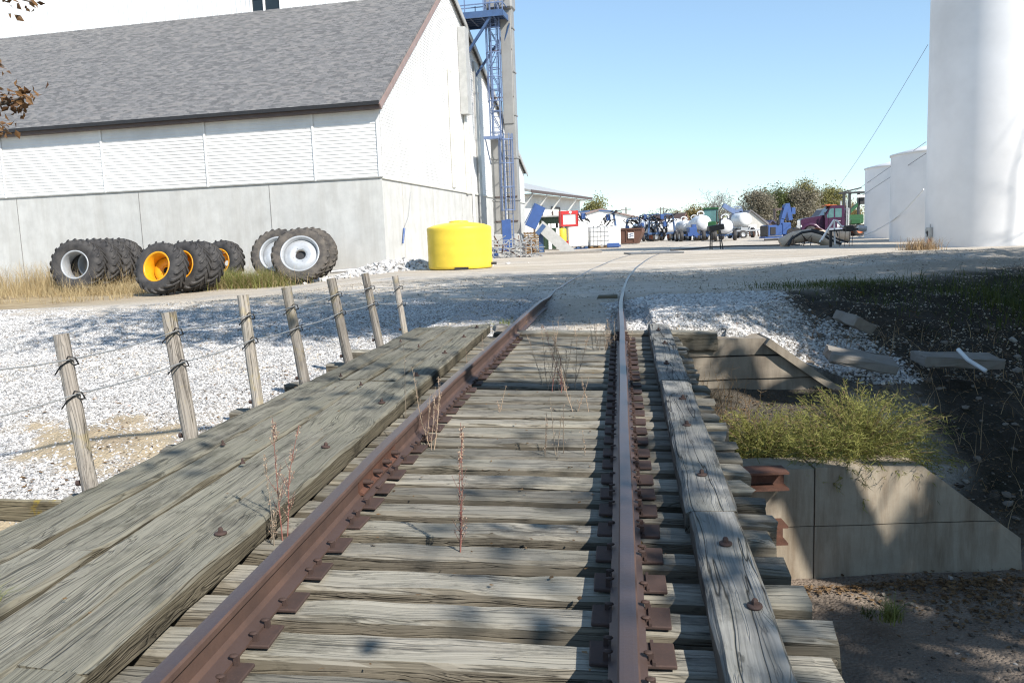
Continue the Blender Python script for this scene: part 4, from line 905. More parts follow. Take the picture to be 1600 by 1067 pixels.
put_wheel('yellow', 289, 28.2, (-.30, -.93, .24), 'lugged wheel squeezed directly behind the nearest yellow rimmed wheel', grp=GW)
put_wheel('yellow', 311, 29.0, (-.30, -.93, .24), 'lugged wheel third in the yellow rimmed row, mostly tread showing', grp=GW)
put_wheel('yellow', 348, 32.6, (-.34, -.92, .16), 'yellow rimmed wheel standing apart near the wall behind green weeds', grp=GW)
put_wheel('narrow', 436, 32.6, (.02, -.93, .36), 'tall narrow muddy wheel with silver rim, half behind the front one', grp=GW)
put_wheel('narrow', 485, 32.9, (.0, -.94, .34), 'tall narrow muddy wheel with only its tread edge showing behind', grp=GW)
put_wheel('narrow', 470, 30.9, (.06, -.90, .42), 'tall narrow wheel with a whole silver dished rim and black hub hole', grp=GW)
m = MB(); a, b = at(516, 425, 33.4), at(560, 421, 33.9); m.tube([a, b], .07, 10); tag(m.build('steel_pipe', M['steel']), 'grey pipe lying along the foot of the wall beside the narrow wheels', 'pipe')

# ------------------------------------------------------------------ yard
def base(px, Y): p = at(px, 372, Y); return Vector((p.x, Y, gz(p.x, Y)))
def sz(px, Y): return px * Y / F_PX
# incline conveyor with blue head
Y = 48.0; b0 = base(866, Y); cv = empty('conveyor', b0, 0); tag(cv, 'inclined grey conveyor with a blue hooded head on a blue post', 'conveyor')
def L(px, py, dy=0): return at(px, py, Y + dy) - b0
m = MB()
for dy in (-.38, .38): m.bar(L(893, 397, dy), L(843, 352, dy), .06, .62, (0, 0, 1))
m.bar(L(893, 400), L(843, 355), .76, .08); m.bar(L(893, 389), L(846, 346), .80, .06); m.build('trough', M['lightgrey'], cv)
m = MB(); ca, cb = L(829, 354), L(843, 324); ax = (cb - ca).normalized(); m.bar(ca - ax * .05, cb + ax * .08, .95, .66, (1, 0, .5)); m.build('hood', M['brightblue'], cv)
m = MB(); m.bar(L(820, 349, 0), L(835, 318, 0), 1.0, .05, (1, 0, .5)); m.build('hood_edge', M['blue'], cv)
m = MB(); m.bar(L(839, 366), L(850, 352), .9, .25, (0, 0, 1)); m.build('head_chute', M['blue'], cv)
m = MB(); p = L(845, 360); m.box((p.x, 0, p.z / 2), (.26, .26, p.z)); m.bar(L(845, 366, .4), L(850, 397, .4), .12); m.build('post', M['blue'], cv)
p = base(880, 46.5); m = MB(); m.bbox((p.x + .3, p.y, p.z + .05), (3.6, 1.2, .16), .03); tag(m.build('concrete_slab', M['slab']), 'flat concrete pad under the foot of the conveyor', 'concrete slab')
# blue sheet, scrap lattice and pallets at the tower foot
p = base(800, 44.5); m = MB(); m.bbox((0, 0, 0), (.50, .08, 1.55), .02, (rad(-8), rad(-3), rad(-10))); o = m.build('blue_sheet', M['brightblue']); o.location = at(792, 366, 44.5); tag(o, 'upright bright blue metal sheet among the scrap at the tower foot', 'panel')
sc = base(803, 43.0); so = empty('scrap_pile', sc); tag(so, 'tangled heap of rusty and grey lattice scrap below the blue sheet', 'scrap pile')
rr = np.random.default_rng(3)
for nm, mt, n in (('steel_lattice', 'steel', 60), ('rusty_lattice', 'rustbright', 26), ('blue_offcut', 'brightblue', 9)):
    m = MB()
    for i in range(n):
        a = Vector((rr.uniform(-1.1, 1.1), rr.uniform(-.7, .7), rr.uniform(.02, .95))); d = Vector((rr.normal(), rr.normal() * .5, rr.normal() * .4)).normalized() * rr.uniform(.3, .9)
        if nm == 'blue_offcut': a.x = rr.uniform(-1.3, -.6); a.z = rr.uniform(.05, .5)
        b = a + d; b.z = min(max(b.z, .02), 1.15); m.bar(a, b, rr.uniform(.03, .07), rr.uniform(.02, .05) if nm != 'blue_offcut' else .14)
    if nm == 'steel_lattice':
        for x in np.linspace(-1.1, 1.15, 9): m.bar((x, -.75, 0), (x + .02, -.75, .95), .035)
        for z in (.1, .5, .9): m.bar((-1.15, -.75, z), (1.2, -.75, z + .04), .035)
    m.build(nm, M[mt], so)
p = base(832, 52.0); pst = empty('pallet_stack', p); tag(pst, 'stack of wooden pallets beside the blue conveyor post', 'pallets')
for i in range(9):
    m = MB(); z = i * .145
    for y in (-.5, 0, .5): m.box((0, y, z + .05), (1.1, .09, .09))
    for x in np.linspace(-.5, .5, 6): m.box((x, 0, z + .115), (.12, 1.1, .022))
    m.build('pallet', M['pallet'], pst, (RNG.uniform(-.06, .06), RNG.uniform(-.05, .05), 0), (0, 0, RNG.uniform(-.1, .1)))
# green shed
Y = 60.0; p = base(862, Y); s = empty('green_shed', p, rad(-24)); tag(s, 'small dark green shed with a flat grey roof behind the conveyor', 'shed')
m = MB(); m.bbox((0, .9, 1.15), (1.9, 1.8, 2.3), .02)
for x in np.linspace(-.9, .9, 10): m.box((x, -.01, 1.15), (.05, .03, 2.2))
m.build('wall', M['green'], s); m = MB(); m.bbox((-.1, .9, 2.36), (2.4, 2.3, .12), .02); m.build('roof', M['lightgrey'], s)
m = MB(); m.box((.96, -.03, 1.15), (.10, .08, 2.3)); m.build('corner_trim', M['lightgrey'], s)
m = MB()
for x in (-.30, .22): m.box((x, -.42, .95), (.22, .06, 1.7))
m.box((0, -.42, 1.65), (.5, .06, .3)); o = m.build('door_frame', M['white']); o.location = base(866, 56); tag(o, 'white upright frame standing in front of the green shed', 'frame')
# totes: white tank in cage
def tote(px, Y, w, d, h, label, col='poly', cage=True, base_c='blue', rz=0, parent_z=0):
    p = base(px, Y); p.z += parent_z; r = empty('bulk_tote', p, rz); tag(r, label, 'tote', 'bulk totes by the dumpster')
    m = MB(); m.bbox((0, 0, .16 + h / 2), (w, d, h), .06); m.build('container', M[col], r)
    m = MB(); m.box((0, 0, .03), (w, d, .05))
    for x in (-w * .42, 0, w * .42): m.box((x, 0, .09), (w * .14, d, .10))
    m.build('pallet_base', M[base_c], r)
    if cage:
        m = MB()
        for x in np.linspace(-w / 2, w / 2, 6):
            for y in (-d / 2 - .02, d / 2 + .02): m.box((x, y, .16 + h / 2), (.025, .025, h))
        for z in np.linspace(.2, h + .14, 5):
            for y in (-d / 2 - .02, d / 2 + .02): m.box((0, y, z), (w + .04, .025, .025))
            for x in (-w / 2 - .02, w / 2 + .02): m.box((x, 0, z), (.025, d + .04, .025))
        m.build('cage', M['steel'], r)
    m = MB(); m.cyl((0, 0, h + .15), (0, 0, h + .21), .11, 12); m.build('lid', M['black'], r)
    return r
tote(902, 57.0, 1.35, 1.2, 1.40, 'plain white tote on a blue base under the red crate', cage=False)
tote(935, 57.5, 1.25, 1.1, 1.30, 'white tote inside a wire cage on a pallet', base_c='pallet')
tote(956, 60.0, 1.15, 1.1, 1.35, 'white tote with a light blue foot next to the dumpster', cage=False, base_c='brightblue')
tote(917, 59.5, 1.3, 1.1, 1.25, 'white tote standing behind the caged one', cage=False, base_c='black')
Y = 56.8; p = base(889, Y); p.z += 1.57; r = empty('red_crate', p, rad(6)); tag(r, 'red framed crate with a white panel on top of the white tote', 'crate')
m = MB(); m.bbox((0, 0, .52), (1.05, .8, .94), .02); m.build('liner', M['poly'], r)
m = MB()
for x in (-.52, .52): m.box((x, -.42, .52), (.16, .06, 1.04)); m.box((x, .42, .52), (.16, .06, 1.04))
for z in (.06, .92): m.box((0, -.42, z), (1.1, .065, .22 if z > .5 else .12)); m.box((0, .42, z), (1.1, .065, .14))
m.box((-.54, 0, .52), (.05, .9, 1.04)); m.box((.54, 0, .52), (.05, .9, 1.04)); m.build('frame', M['red'], r)
m = MB(); m.box((.06, -.46, .93), (.16, .02, .16), (0, .5, 0)); m.build('badge', M['white'], r)
p = base(882, 55.5); m = MB(); m.bbox((0, 0, .28), (.5, .5, .56), .03); m.box((0, 0, .58), (.54, .54, .05)); o = m.build('red_bin', M['red']); o.location = p; tag(o, 'small dark red bin at the foot of the white tote', 'bin')
p = base(881, 56.0); m = MB(); m.lathe([(.26, .0), (.27, .03), (.27, .86), (.22, .95), (.08, .97)], 20); m.lathe([(.09, .96), (.09, 1.02), (.001, 1.02)], 12); o = m.build('drum', M['yellow']); o.location = p + Vector((-.05, .5, .5)); tag(o, 'yellow drum wedged between the green shed and the white tote', 'drum')
# low blue poly base beyond
p = base(957, 57.2); m = MB(); m.bbox((0, 0, .16), (.9, .6, .32), .06); o = m.build('blue_tray', M['brightblue']); o.location = p; tag(o, 'low light blue tray on the ground in front of the white totes', 'tray')
# dumpster
Y = 69.0; p = base(984, Y); r = empty('dumpster', p, rad(-18)); tag(r, 'rusty brown steel dumpster with a white notice on its side', 'dumpster')
m = MB(); w, h, d = 2.25, 1.30, 1.5
pro = [(-w / 2 + .10, .05), (w / 2 - .42, .05), (w / 2 + .02, h * .72), (w / 2, h), (-w / 2, h), (-w / 2 - .05, .5)]
m.poly([(x, -d / 2, z) for x, z in pro], (0, d, 0)); m.build('body', M['dumpster'], r)
m = MB()
for x in (-.95, -.15, .5): m.box((x, -d / 2 - .03, .65), (.07, .06, 1.15))
m.box((0, -d / 2 - .04, h - .05), (w + .1, .08, .10)); m.box((0, -d / 2 - .04, .12), (w - .5, .08, .08)); m.build('rib', M['dumpster'], r)
m = MB(); m.bbox((-.55, 0, h + .04), (1.15, d + .1, .06), .02, (0, rad(4), 0)); m.bbox((.55, 0, h + .05), (1.1, d + .1, .06), .02, (0, rad(-5), 0)); m.build('lid', M['black'], r)
m = MB(); m.box((.25, -d / 2 - .075, .72), (.50, .02, .48)); nt = m.build('notice', M['white'], r)
m = MB()
for i in range(4): m.box((.25 + (-.1 if i % 2 else .08), -d / 2 - .09, .86 - .09 * i), (.18 if i % 2 else .26, .012, .045))
m.build('print', M['blue'], nt)
# nurse tanks on running gear
def small_wheel(m_t, m_r, parent, c, R, w, axis=(1, 0, 0)):
    T = Matrix.Translation(c) @ rot_to(axis).to_4x4(); m = MB(); m.lathe([(R * .55, -w / 2), (R * .9, -w / 2), (R, -w * .35), (R, w * .35), (R * .9, w / 2), (R * .55, w / 2)], 22, T); o = m.build('wheel', M[m_t], parent)
    m = MB(); m.lathe([(.001, -w * .30), (R * .5, -w * .36), (R * .58, -w * .5)], 18, T); m.lathe([(.001, w * .30), (R * .5, w * .36), (R * .58, w * .5)], 18, T); m.build('rim', M[m_r], o)
def nurse(px, Y, R, label, rz=0, Ln=2.7, zc=1.30, gear='blue', wheelR=.42, col='tankwhite', ring=True):
    p = base(px, Y); r = empty('nurse_tank', p, rz); tag(r, label, 'tank trailer', 'white nurse tanks parked in the yard')
    prof = [(.001, -Ln / 2), (R * .5, -Ln / 2 + R * .08), (R * .85, -Ln / 2 + R * .28), (R, -Ln / 2 + R * .6), (R, Ln / 2 - R * .6), (R * .85, Ln / 2 - R * .28), (R * .5, Ln / 2 - R * .08), (.001, Ln / 2)]
    m = MB(); m.lathe(prof, 28, Matrix.Translation((0, 0, zc)) @ rot_to((0, 1, 0)).to_4x4()); m.build('tank', M[col], r)
    if ring:
        m = MB(); m.tube([(.30 * math.cos(a), 0, zc + R * .92 + .22 + .22 * math.sin(a)) for a in np.linspace(-.5, math.pi + .5, 14)], .045, 8); m.box((0, 0, zc + R + .02), (.3, .3, .14)); m.build('valve_guard', M[col], r)
    m = MB()
    for x in (-.45, .45): m.box((x, 0, zc - R - .02), (.10, Ln * .9, .16))
    for y in (-Ln * .36, Ln * .36): m.box((0, y, wheelR + .05), (1.45, .12, .12)); m.box((0, y, (zc - R + wheelR) / 2), (.9, .1, max(.05, zc - R - wheelR)))
    m.bar((0, -Ln * .36, wheelR), (0, -Ln * .36 - 1.1, .35), .09); m.build('running_gear', M[gear], r)
    for x in (-.78, .78):
        for y in (-Ln * .36, Ln * .36): small_wheel('rubber', 'rimgrey', r, (x, y, wheelR), wheelR, .26)
    return r
nurse(1069, 79, .55, 'white nurse tank just left of the pair with guard rings', rad(6))
nurse(1085, 77, .60, 'white nurse tank behind the blue cart, second from the tractor', rad(-4))
nurse(1095, 74.5, .72, 'biggest white nurse tank with a round guard ring beside the green tractor', rad(3), zc=1.5)
nurse(1133, 69, .62, 'white nurse tank in front of the blue crane, right of the tractor', rad(-14), zc=1.15)
nurse(1158, 82, .72, 'large pale blue white tank under the blue crane', rad(8), 2.6, 1.75, 'steel', .5, 'poly', False)
nurse(1014, 86, .75, 'white nurse tank among the folded toolbars nearest the dumpster', rad(30), 3.0, 1.35)
nurse(1042, 84, .62, 'white nurse tank between the toolbars and the blue cart', rad(75), 2.8, 1.2)
nurse(1001, 90, .6, 'white nurse tank peeking from behind the dumpster', rad(15), 2.6, 1.4)
# blue cart on tall wheels
Y = 72.0; p = base(1081, Y); r = empty('sprayer_cart', p, rad(4)); tag(r, 'blue cart on tall narrow wheels in front of the nurse tanks', 'cart')
m = MB(); m.bbox((0, 0, .95), (.7, .8, .5), .04); m.box((0, -.3, .6), (.9, .2, .3)); m.box((.15, -.1, 1.3), (.35, .4, .3)); m.bar((-.9, 0, .55), (.9, 0, .55), .12); m.bar((0, -.3, .5), (.1, -1.2, .35), .1); m.build('body', M['brightblue'], r)
for x in (-.98, .98): small_wheel('rubber', 'rimgrey', r, (x, 0, .46), .46, .30); small_wheel('rubber', 'rimgrey', r, (x * .95, 1.5, .46), .46, .28)
# green tractor seen from the front
Y = 75.0; p = base(1111, Y); r = empty('tractor', p, rad(-12)); tag(r, 'green tractor with a tinted cab parked among white nurse tanks', 'tractor')
m = MB(); m.bbox((0, -.9, 1.25), (.8, 2.0, .8), .08); m.bbox((0, .6, .95), (1.0, 1.4, .6), .05); m.build('hood', M['tractorgreen'], r)
m = MB(); m.box((0, .7, 2.2), (1.35, 1.3, 1.15), None, .88, .9); cab = m.build('cab', M['cabglass'], r)
m = MB(); m.bbox((0, .7, 2.83), (1.4, 1.45, .16), .05)
for x in (-.64, .64):
    for y in (.1, 1.3): m.bar((x, y, 1.65), (x * .9, .7 + (y - .7) * .9, 2.78), .09)
m.build('cab_roof', M['tractorgreen'], cab)
m = MB(); m.cyl((.5, -.6, 1.6), (.5, -.6, 2.6), .06, 10); m.build('exhaust', M['black'], r)
for x in (-.95, .95): small_wheel('rubber', 'rimyellow', r, (x, 1.0, .95), .95, .5); small_wheel('rubber', 'rimyellow', r, (x * .9, -1.3, .62), .62, .38)
m = MB()
for x in (-1.5, 1.5): m.bbox((x, 1.0, .95), (.05, .05, .05), .01)
# folded toolbars with rows of dark openers
def toolbar(px, Y, n, w, label, rz=0, hh=1.9):
    p = base(px, Y); r = empty('folded_toolbar', p, rz); tag(r, label, 'farm implement', 'folded toolbars with row units')
    m = MB(); m.box((0, 0, .75), (w, .18, .18)); m.box((0, .8, .6), (.2, 1.8, .16))
    for s in (-1, 1): m.bar((s * w / 2, 0, .75), (s * w * .42, .1, hh), .16); m.bar((s * w * .42, .1, hh), (s * w * .1, .15, hh + .1), .12)
    m.build('frame', M['blue'], r)
    un = MB(); un.box((0, 0, 0), (.12, .35, .10)); un.bar((0, .1, 0), (.05, -.3, -.35), .06); un.lathe([(.001, -.02), (.22, 0), (.001, .02)], 14, Matrix.Translation((.06, -.3, -.3)) @ rot_to((1, .1, 0)).to_4x4()); un.lathe([(.001, -.03), (.17, 0), (.001, .03)], 12, Matrix.Translation((-.08, .15, -.22)) @ rot_to((1, -.1, 0)).to_4x4()); un.tube([(0, 0, 0), (.1, -.1, .3), (.18, -.35, .22), (.16, -.42, 0)], .03, 6)
    pr = un.build('row_unit', M['black'], r)
    for i in range(n):
        c = pr if i == 0 else pr.copy()
        if i: link(c, r)
        s = i / (n - 1) * 2 - 1; c.location = (s * w * .48, -.1, .9 + (hh - .9) * abs(s) ** .7 * (.75 + .25 * ((i * 7) % 3)))
        c.rotation_euler = (RNG.uniform(-.4, .4), s * 1.1 + RNG.uniform(-.3, .3), RNG.uniform(-.5, .5)); c.scale = (1.15,) * 3
    bb = MB()
    for i in range(2): bb.bbox((RNG.uniform(-w * .45, w * .45), -.12, RNG.uniform(1.2, hh)), (.35, .3, .5), .04)
    bb.build('seed_box', M['brightblue'], r)
    for x in (-w * .3, w * .3): small_wheel('rubber', 'orange', r, (x, .2, .40), .40, .25)
    return r
toolbar(1003, 80, 12, 3.3, 'folded toolbar with dark openers behind the brown dumpster', rad(8), 2.2)
toolbar(1020, 84, 12, 3.0, 'folded toolbar with a blue box and orange wheel hubs, middle of the three', rad(-8), 2.6)
toolbar(1034, 79, 11, 2.6, 'folded toolbar with blue upright nearest the white domes', rad(4), 2.5)
toolbar(930, 66, 8, 3.6, 'dark toolbar wings raised behind the white totes', rad(5), 2.7)
# white hoop domes behind
for px, Y, w, h, lab in ((1052, 105, 5.2, 2.6, 'white domed cover beyond the toolbars'),):
    p = base(px, Y); m = MB(); m.lathe([(w / 2, 0), (w / 2, .7), (w * .46, 1.4), (w * .33, 2.1), (w * .14, h - .1), (.001, h)], 32); o = m.build('poly_dome', M['poly']); o.location = p; tag(o, lab, 'tank')
# crane frame in blue
Y = 86.0; p = base(1152, Y); r = empty('loading_crane', p, 0); tag(r, 'tall blue loading frame with a slanting boom above the white tanks', 'crane')
def L2(px, py): q = at(px, py, Y) - p; q.y = 0; return q
m = MB()
for px in (1146, 1157): a = L2(px, 330); m.box((a.x, 0, a.z / 2), (.30, .3, a.z))
m.build('post', M['ladderblue'], r); m = MB(); m.bar(L2(1130, 321), L2(1148, 332), .5, .45); m.build('boom', M['ladderblue'], r)
m = MB(); m.bar(L2(1144, 331), L2(1160, 329), .3); m.bar(L2(1147, 323), L2(1158, 323), .08); m.bar(L2(1147, 323), L2(1147, 331), .07); m.bar(L2(1158, 323), L2(1158, 331), .07); m.bar(L2(1146, 326), L2(1159, 326), .06); m.build('guard_rail', M['ladderblue'], r)
# grey running chassis beyond
p = base(1175, 80); r = empty('trailer_chassis', p, rad(8)); tag(r, 'low grey trailer chassis with rusty fittings in front of the small shed', 'trailer')
m = MB(); m.box((0, 0, .72), (3.6, .12, .14)); m.box((0, .9, .72), (3.6, .12, .14))
for x in (-1.6, -.5, .6, 1.6): m.box((x, .45, .72), (.1, .9, .1))
m.bar((-1.7, .45, .7), (-2.5, .45, .35), .12); m.build('frame', M['steel'], r); m = MB()
for x in np.linspace(-1.2, 1.4, 7): m.bar((x, -.1, .65), (x + .08, -.12, .12), .10)
m.build('tine', M['rust'], r)
for x in (-1.0, 1.2): small_wheel('rubber', 'rimgrey', r, (x, -.2, .38), .38, .22, (0, 1, 0))
# black trestle
Y = 44.0; p = base(1119, Y); r = empty('trestle', p, 0); tag(r, 'black trestle stand with a dark box top alone on the gravel yard', 'stand')
m = MB(); h = 1.0
for x0, x1 in ((-.26, -.28), (.18, .30)):
    for y in (-.22, .22): m.bar((x0, y * .6, h), (x1, y, 0), .05)
m.bar((-.27, -.18, .42), (.24, -.18, .42), .035); m.build('leg', M['black'], r)
m = MB(); m.bbox((-.02, 0, h + .14), (.80, .5, .30), .03, (0, rad(-8), 0)); m.box((.2, 0, h + .36), (.06, .2, .45)); m.build('tray', M['black'], r)
# long hose / drive-over mats
m = MB(); pts = []
for px, py in ((1048, 392), (1080, 390.5), (1110, 388), (1150, 386.5), (1200, 385), (1250, 384)):
    q = at(px, py, 41); s = (1.7 - .76) / (1.7 - q.z) if q.z < 1.65 else 1; q = EYE + (q - EYE) * s; pts.append(Vector((q.x, q.y, gz(q.x, q.y) + .03)))
m.tube(pts, .05, 8); tag(m.build('drain_hose', M['black']), 'long black hose lying across the yard under the trestle', 'hose')
p = base(1020, 41); m = MB(); m.bbox((0, 0, .03), (2.6, 2.4, .08), .02); o = m.build('rubber_mat', paint('grey_mat', (.16, .165, .17), .8)); o.location = p; tag(o, 'grey flat crossing mat laid over the curving rails', 'mat')
# blue skid machine
Y = 62.0; p = base(1212, Y); r = empty('skid_machine', p, rad(12)); tag(r, 'blue drilling machine on skids with two tilted blue masts', 'machine')
def L3(px, py, dy=0): q = at(px, py, Y + dy) - p; q.rotate(Euler((0, 0, -rad(12)))); return q
m = MB(); m.bbox((-.35, 0, .75), (1.15, 1.1, .8), .04); m.bbox((.75, .1, .85), (.75, .8, .9), .06); m.box((.3, 0, .25), (2.8, .9, .14)); m.build('body', M['brightblue'], r)
m = MB(); m.box((-.55, -.57, .72), (.42, .05, .55)); m.bbox((-.95, 0, .72), (.12, 1.05, .8), .03); m.cyl((-.1, -.5, 1.15), (-.1, -.5, 1.5), .12, 10); m.bar((-1.2, -.5, .08), (2.2, -.5, .08), .14); m.build('engine_bay', M['black'], r)
m = MB(); m.bar((.35, 0, .8), (.55, 0, 1.9), .28); m.bar((.5, 0, 1.6), (.80, 0, 2.55), .36, .30); m.build('mast', M['brightblue'], r)
m = MB(); m.box((.15, .05, 2.3), (.55, .4, .12)); m.box((-.05, .05, 1.95), (.06, .3, .75)); m.bar((.1, .1, 2.3), (.7, .1, 2.4), .1); m.build('hose_reel', M['brown'], r)
m = MB(); m.cyl((1.05, -.35, .55), (1.05, .35, .55), .32, 14); m.cyl((1.6, -.3, .6), (1.6, .3, .6), .3, 14); m.build('pump', M['black'], r)
m = MB(); a = base(1256, 63.5); d = Vector((.0, 0, 0)); q0 = at(1252, 344, 63.5) - p; q1 = at(1258, 336, 63.5) - p; m.bar((2.05, 1.5, 1.5), (1.75, 1.5, 2.75), .42, .34); m.box((2.3, 1.5, 2.2), (.3, .3, .5)); m.build('rear_mast', M['brightblue'], r)
# purple truck tractor facing left
Y = 67.0; p = base(1293, Y); p.z += .02; r = empty('semi_truck', p, rad(-6)); tag(r, 'purple day cab semi truck facing the blue machine', 'truck'); r.scale = (.9, .9, .88)
S = 1.0
m = MB()   # hood: outline in x,z (front at -x)
pro = [(-2.45, .62), (-2.5, 1.55), (-2.42, 1.72), (-1.5, 1.86), (-.45, 1.98), (-.45, .62)]
m.poly([(x, -.62, z) for x, z in pro], (0, 1.24, 0))
for y in (-1.02, 1.02):     # front fenders
    m.tube([(-2.45, y * .85, .75), (-2.2, y * .87, 1.08), (-1.75, y * .87, 1.20), (-1.3, y * .87, 1.10), (-.95, y * .87, .75), (-.6, y * .87, .55)], .17, 8)
m.build('hood', M['purple'], r)
m = MB(); m.poly([(x, -1.0, z) for x, z in ((-.5, .50), (-.5, 1.95), (-.05, 2.72), (.15, 2.82), (1.15, 2.80), (1.2, .50))], (0, 2.0, 0)); cab = m.build('cab', M['purple'], r)
m = MB(); m.bbox((.1, 0, 2.84), (.9, 1.7, .10), .04); 
for y in (-.6, -.3, 0, .3, .6): m.bbox((-.05, y, 2.92), (.12, .10, .09), .02)
m.build('marker_light', M['orange'], cab)
m = MB(); m.bar((-.62, -.9, 2.55), (-.62, .9, 2.55), .28, .05); m.build('sun_visor', M['chrome'], cab)
m = MB(); m.poly([(x, -1.012, z) for x, z in ((-.36, 1.92), (-.08, 2.52), (.24, 2.58), (.24, 1.75), (-.3, 1.72))], (0, .02, 0)); m.poly([(x, -1.012, z) for x, z in ((.36, 1.75), (.36, 2.55), (.92, 2.55), (.92, 1.75))], (0, .02, 0)); m.build('side_window', M['cabglass'], cab)
m = MB(); m.poly([(-.535, -.85, 1.98), (-.535, .85, 1.98), (-.135, .85, 2.62), (-.135, -.85, 2.62)], (-.02, 0, .015)); m.build('windscreen', M['glass'], cab)
m = MB(); m.box((.35, -1.012, 1.35), (1.05, .02, .015)); m.box((-.2, -1.012, 1.5), (.012, .02, 2.0)); m.box((.95, -1.012, 1.2), (.012, .02, 1.35)); m.box((.55, -1.015, 1.62), (.10, .02, .03)); dr = m.build('door_seam', M['black'], cab)
m = MB(); m.box((.55, -1.013, 1.42), (.55, .012, .035)); m.box((.65, -1.013, 1.02), (.20, .012, .26)); m.build('door_lettering', M['white'], cab)
m = MB(); m.bbox((-2.50, 0, 1.22), (.10, 1.1, .85), .03); m.build('grille', M['chrome'], r)
m = MB(); m.bbox((-2.72, 0, .62), (.22, 2.1, .34), .05); m.build('bumper', M['chrome'], r)
for y in (-.72, .72): m = MB(); m.bbox((-2.50, y, 1.05), (.12, .24, .22), .04); m.build('headlight', M['white'], r)
m = MB(); m.bbox((-.55, -1.10, 1.95), (.06, .18, .55), .02); m.bar((-.5, -1.0, 1.7), (-.55, -1.1, 1.8), .03); m.build('mirror', M['black'], r)
m = MB()
for y in (-.85, .85): m.cyl((1.38, y, .9), (1.38, y, 3.25), .085, 12)
m.build('exhaust_stack', M['chrome'], r)
m = MB(); m.box((2.6, -.35, .75), (3.2, .12, .22)); m.box((2.6, .35, .75), (3.2, .12, .22)); m.bbox((3.0, 0, .98), (.9, .9, .12), .03); m.box((.2, -.95, .42), (1.4, .3, .22)); m.build('chassis', M['black'], r)
m = MB(); m.cyl((-.35, -.95, .55), (.95, -.95, .55), .30, 18); m.build('fuel_tank', M['chrome'], r)
m = MB(); m.bbox((1.55, 0, 1.75), (.08, 1.9, 1.6), .03); m.build('headache_rack', M['white'], r)
small_wheel('rubber', 'rimgrey', r, (-1.72, -.92, .52), .52, .30, (0, 1, 0)); small_wheel('rubber', 'rimgrey', r, (-1.72, .92, .52), .52, .30, (0, 1, 0))
for x in (2.5, 3.75):
    for y in (-.9, .9): small_wheel('rubber', 'orange', r, (x, y, .52), .52, .45, (0, 1, 0))
m = MB(); m.bbox((2.2, -.6, 1.30), (.9, .5, .5), .08); m.build('toolbox', M['tractorgreen'], r)
# rusty drum, culvert pipe, black arched hose, pipe stand
Y = 50.0
p = base(1277, 56); r = empty('rusty_drum', p + Vector((0, 0, .30)), 0); tag(r, 'rusty red open drum lying on its side before the truck', 'drum')
T = rot_to((-.35, -.9, .1)).to_4x4(); m = MB(); m.lathe([(.45, -.5), (.50, -.48), (.50, .5), (.47, .5), (.44, .45), (.44, -.4)], 26, T); m.build('shell', M['rustbright'], r); m = MB(); m.lathe([(.44, -.2), (.3, -.15), (.001, -.15)], 20, T)
for k in range(4): a = k * 1.57; m.bar(T @ Vector((.1 * math.cos(a), .1 * math.sin(a), .2)), T @ Vector((.43 * math.cos(a), .43 * math.sin(a), .3)), .06)
m.build('inner_flight', M['rust'], r)
p = base(1268, 44); r = empty('culvert_pipe', p, 0); tag(r, 'curved pale tan culvert pipe half buried in the gravel', 'pipe')
m = MB(); m.tube([(-1.6, .2, .15), (-.9, .1, .45), (-.2, 0, .55), (.5, -.15, .35), (1.25, -.4, -.12)], [.30, .33, .34, .33, .30], 18); m.build('barrel', M['tan_pipe'], r)
p = base(1300, 48); m = MB(); m.tube([(-.7, .3, .42), (.3, .1, .42), (1.0, 0, .38)], .34, 18); o = m.build('culvert_pipe', M['tan_pipe']); o.location = p; tag(o, 'short tan pipe section behind the arched black hose', 'pipe')
p = base(1262, 43.0); m = MB(); m.tube([(-1.05, -.1, .10), (-.85, 0, .42), (-.3, 0, .72), (.2, 0, .78), (.7, -.05, .62), (1.2, -.1, .28), (1.7, -.15, .06)], .068, 10); m.tube([(.2, .05, .86), (.8, .02, .70), (1.5, 0, .35), (2.1, -.05, .12)], .045, 8); o = m.build('black_hose', M['black']); o.location = p; tag(o, 'thick black hose arched over the tan culvert pipe', 'hose')
p = base(1238, 43.5); m = MB()
for i in range(16):
    a = Vector((RNG.uniform(-.6, 1.0), RNG.uniform(-.3, .3), RNG.uniform(.02, .25))); m.bar(a, a + Vector((RNG.uniform(-.5, .5), RNG.uniform(-.2, .2), RNG.uniform(0, .5))), .03)
o = m.build('scrap_rods', M['rust']); o.location = p; tag(o, 'thin rusty rods and wire heaped at the foot of the arched hose', 'scrap')
Y = 40.0; p = base(1322, Y); r = empty('pipe_stand', p, 0); tag(r, 'black pipe manifold on thin legs beside the white tank row', 'pipe stand')
m = MB(); m.bar((-.75, 0, 0), (-.75, 0, .78), .11); m.bar((-.8, 0, .78), (.8, 0, .82), .09); m.bbox((.1, 0, .86), (.4, .3, .28), .03); m.bar((-.5, -.05, .78), (-.42, -.05, .50), .04); m.build('manifold', M['black'], r)
m = MB()
for x in (-.3, 0, .22, .36): m.bar((x, .1, .8), (x + RNG.uniform(-.05, .05), .1, -.1), .02)
m.build('leg', M['rust'], r)
m = MB(); m.tube([(-1.15, .1, .35), (-.85, .1, .85), (-.55, .1, 1.30), (-.42, .1, 1.25), (-.2, .1, .98), (.1, .1, .90)], .05, 8); m.bar((-.55, .1, 1.3), (-.5, .1, .1), .06); m.bar((-1.25, .12, .25), (-.6, .12, 1.25), .05); m.build('white_hose', M['tankwhite'], r)
m = MB(); m.cyl((.55, 0, .86), (.95, 0, .80), .14, 14); m.build('coupling', M['steel'], r)
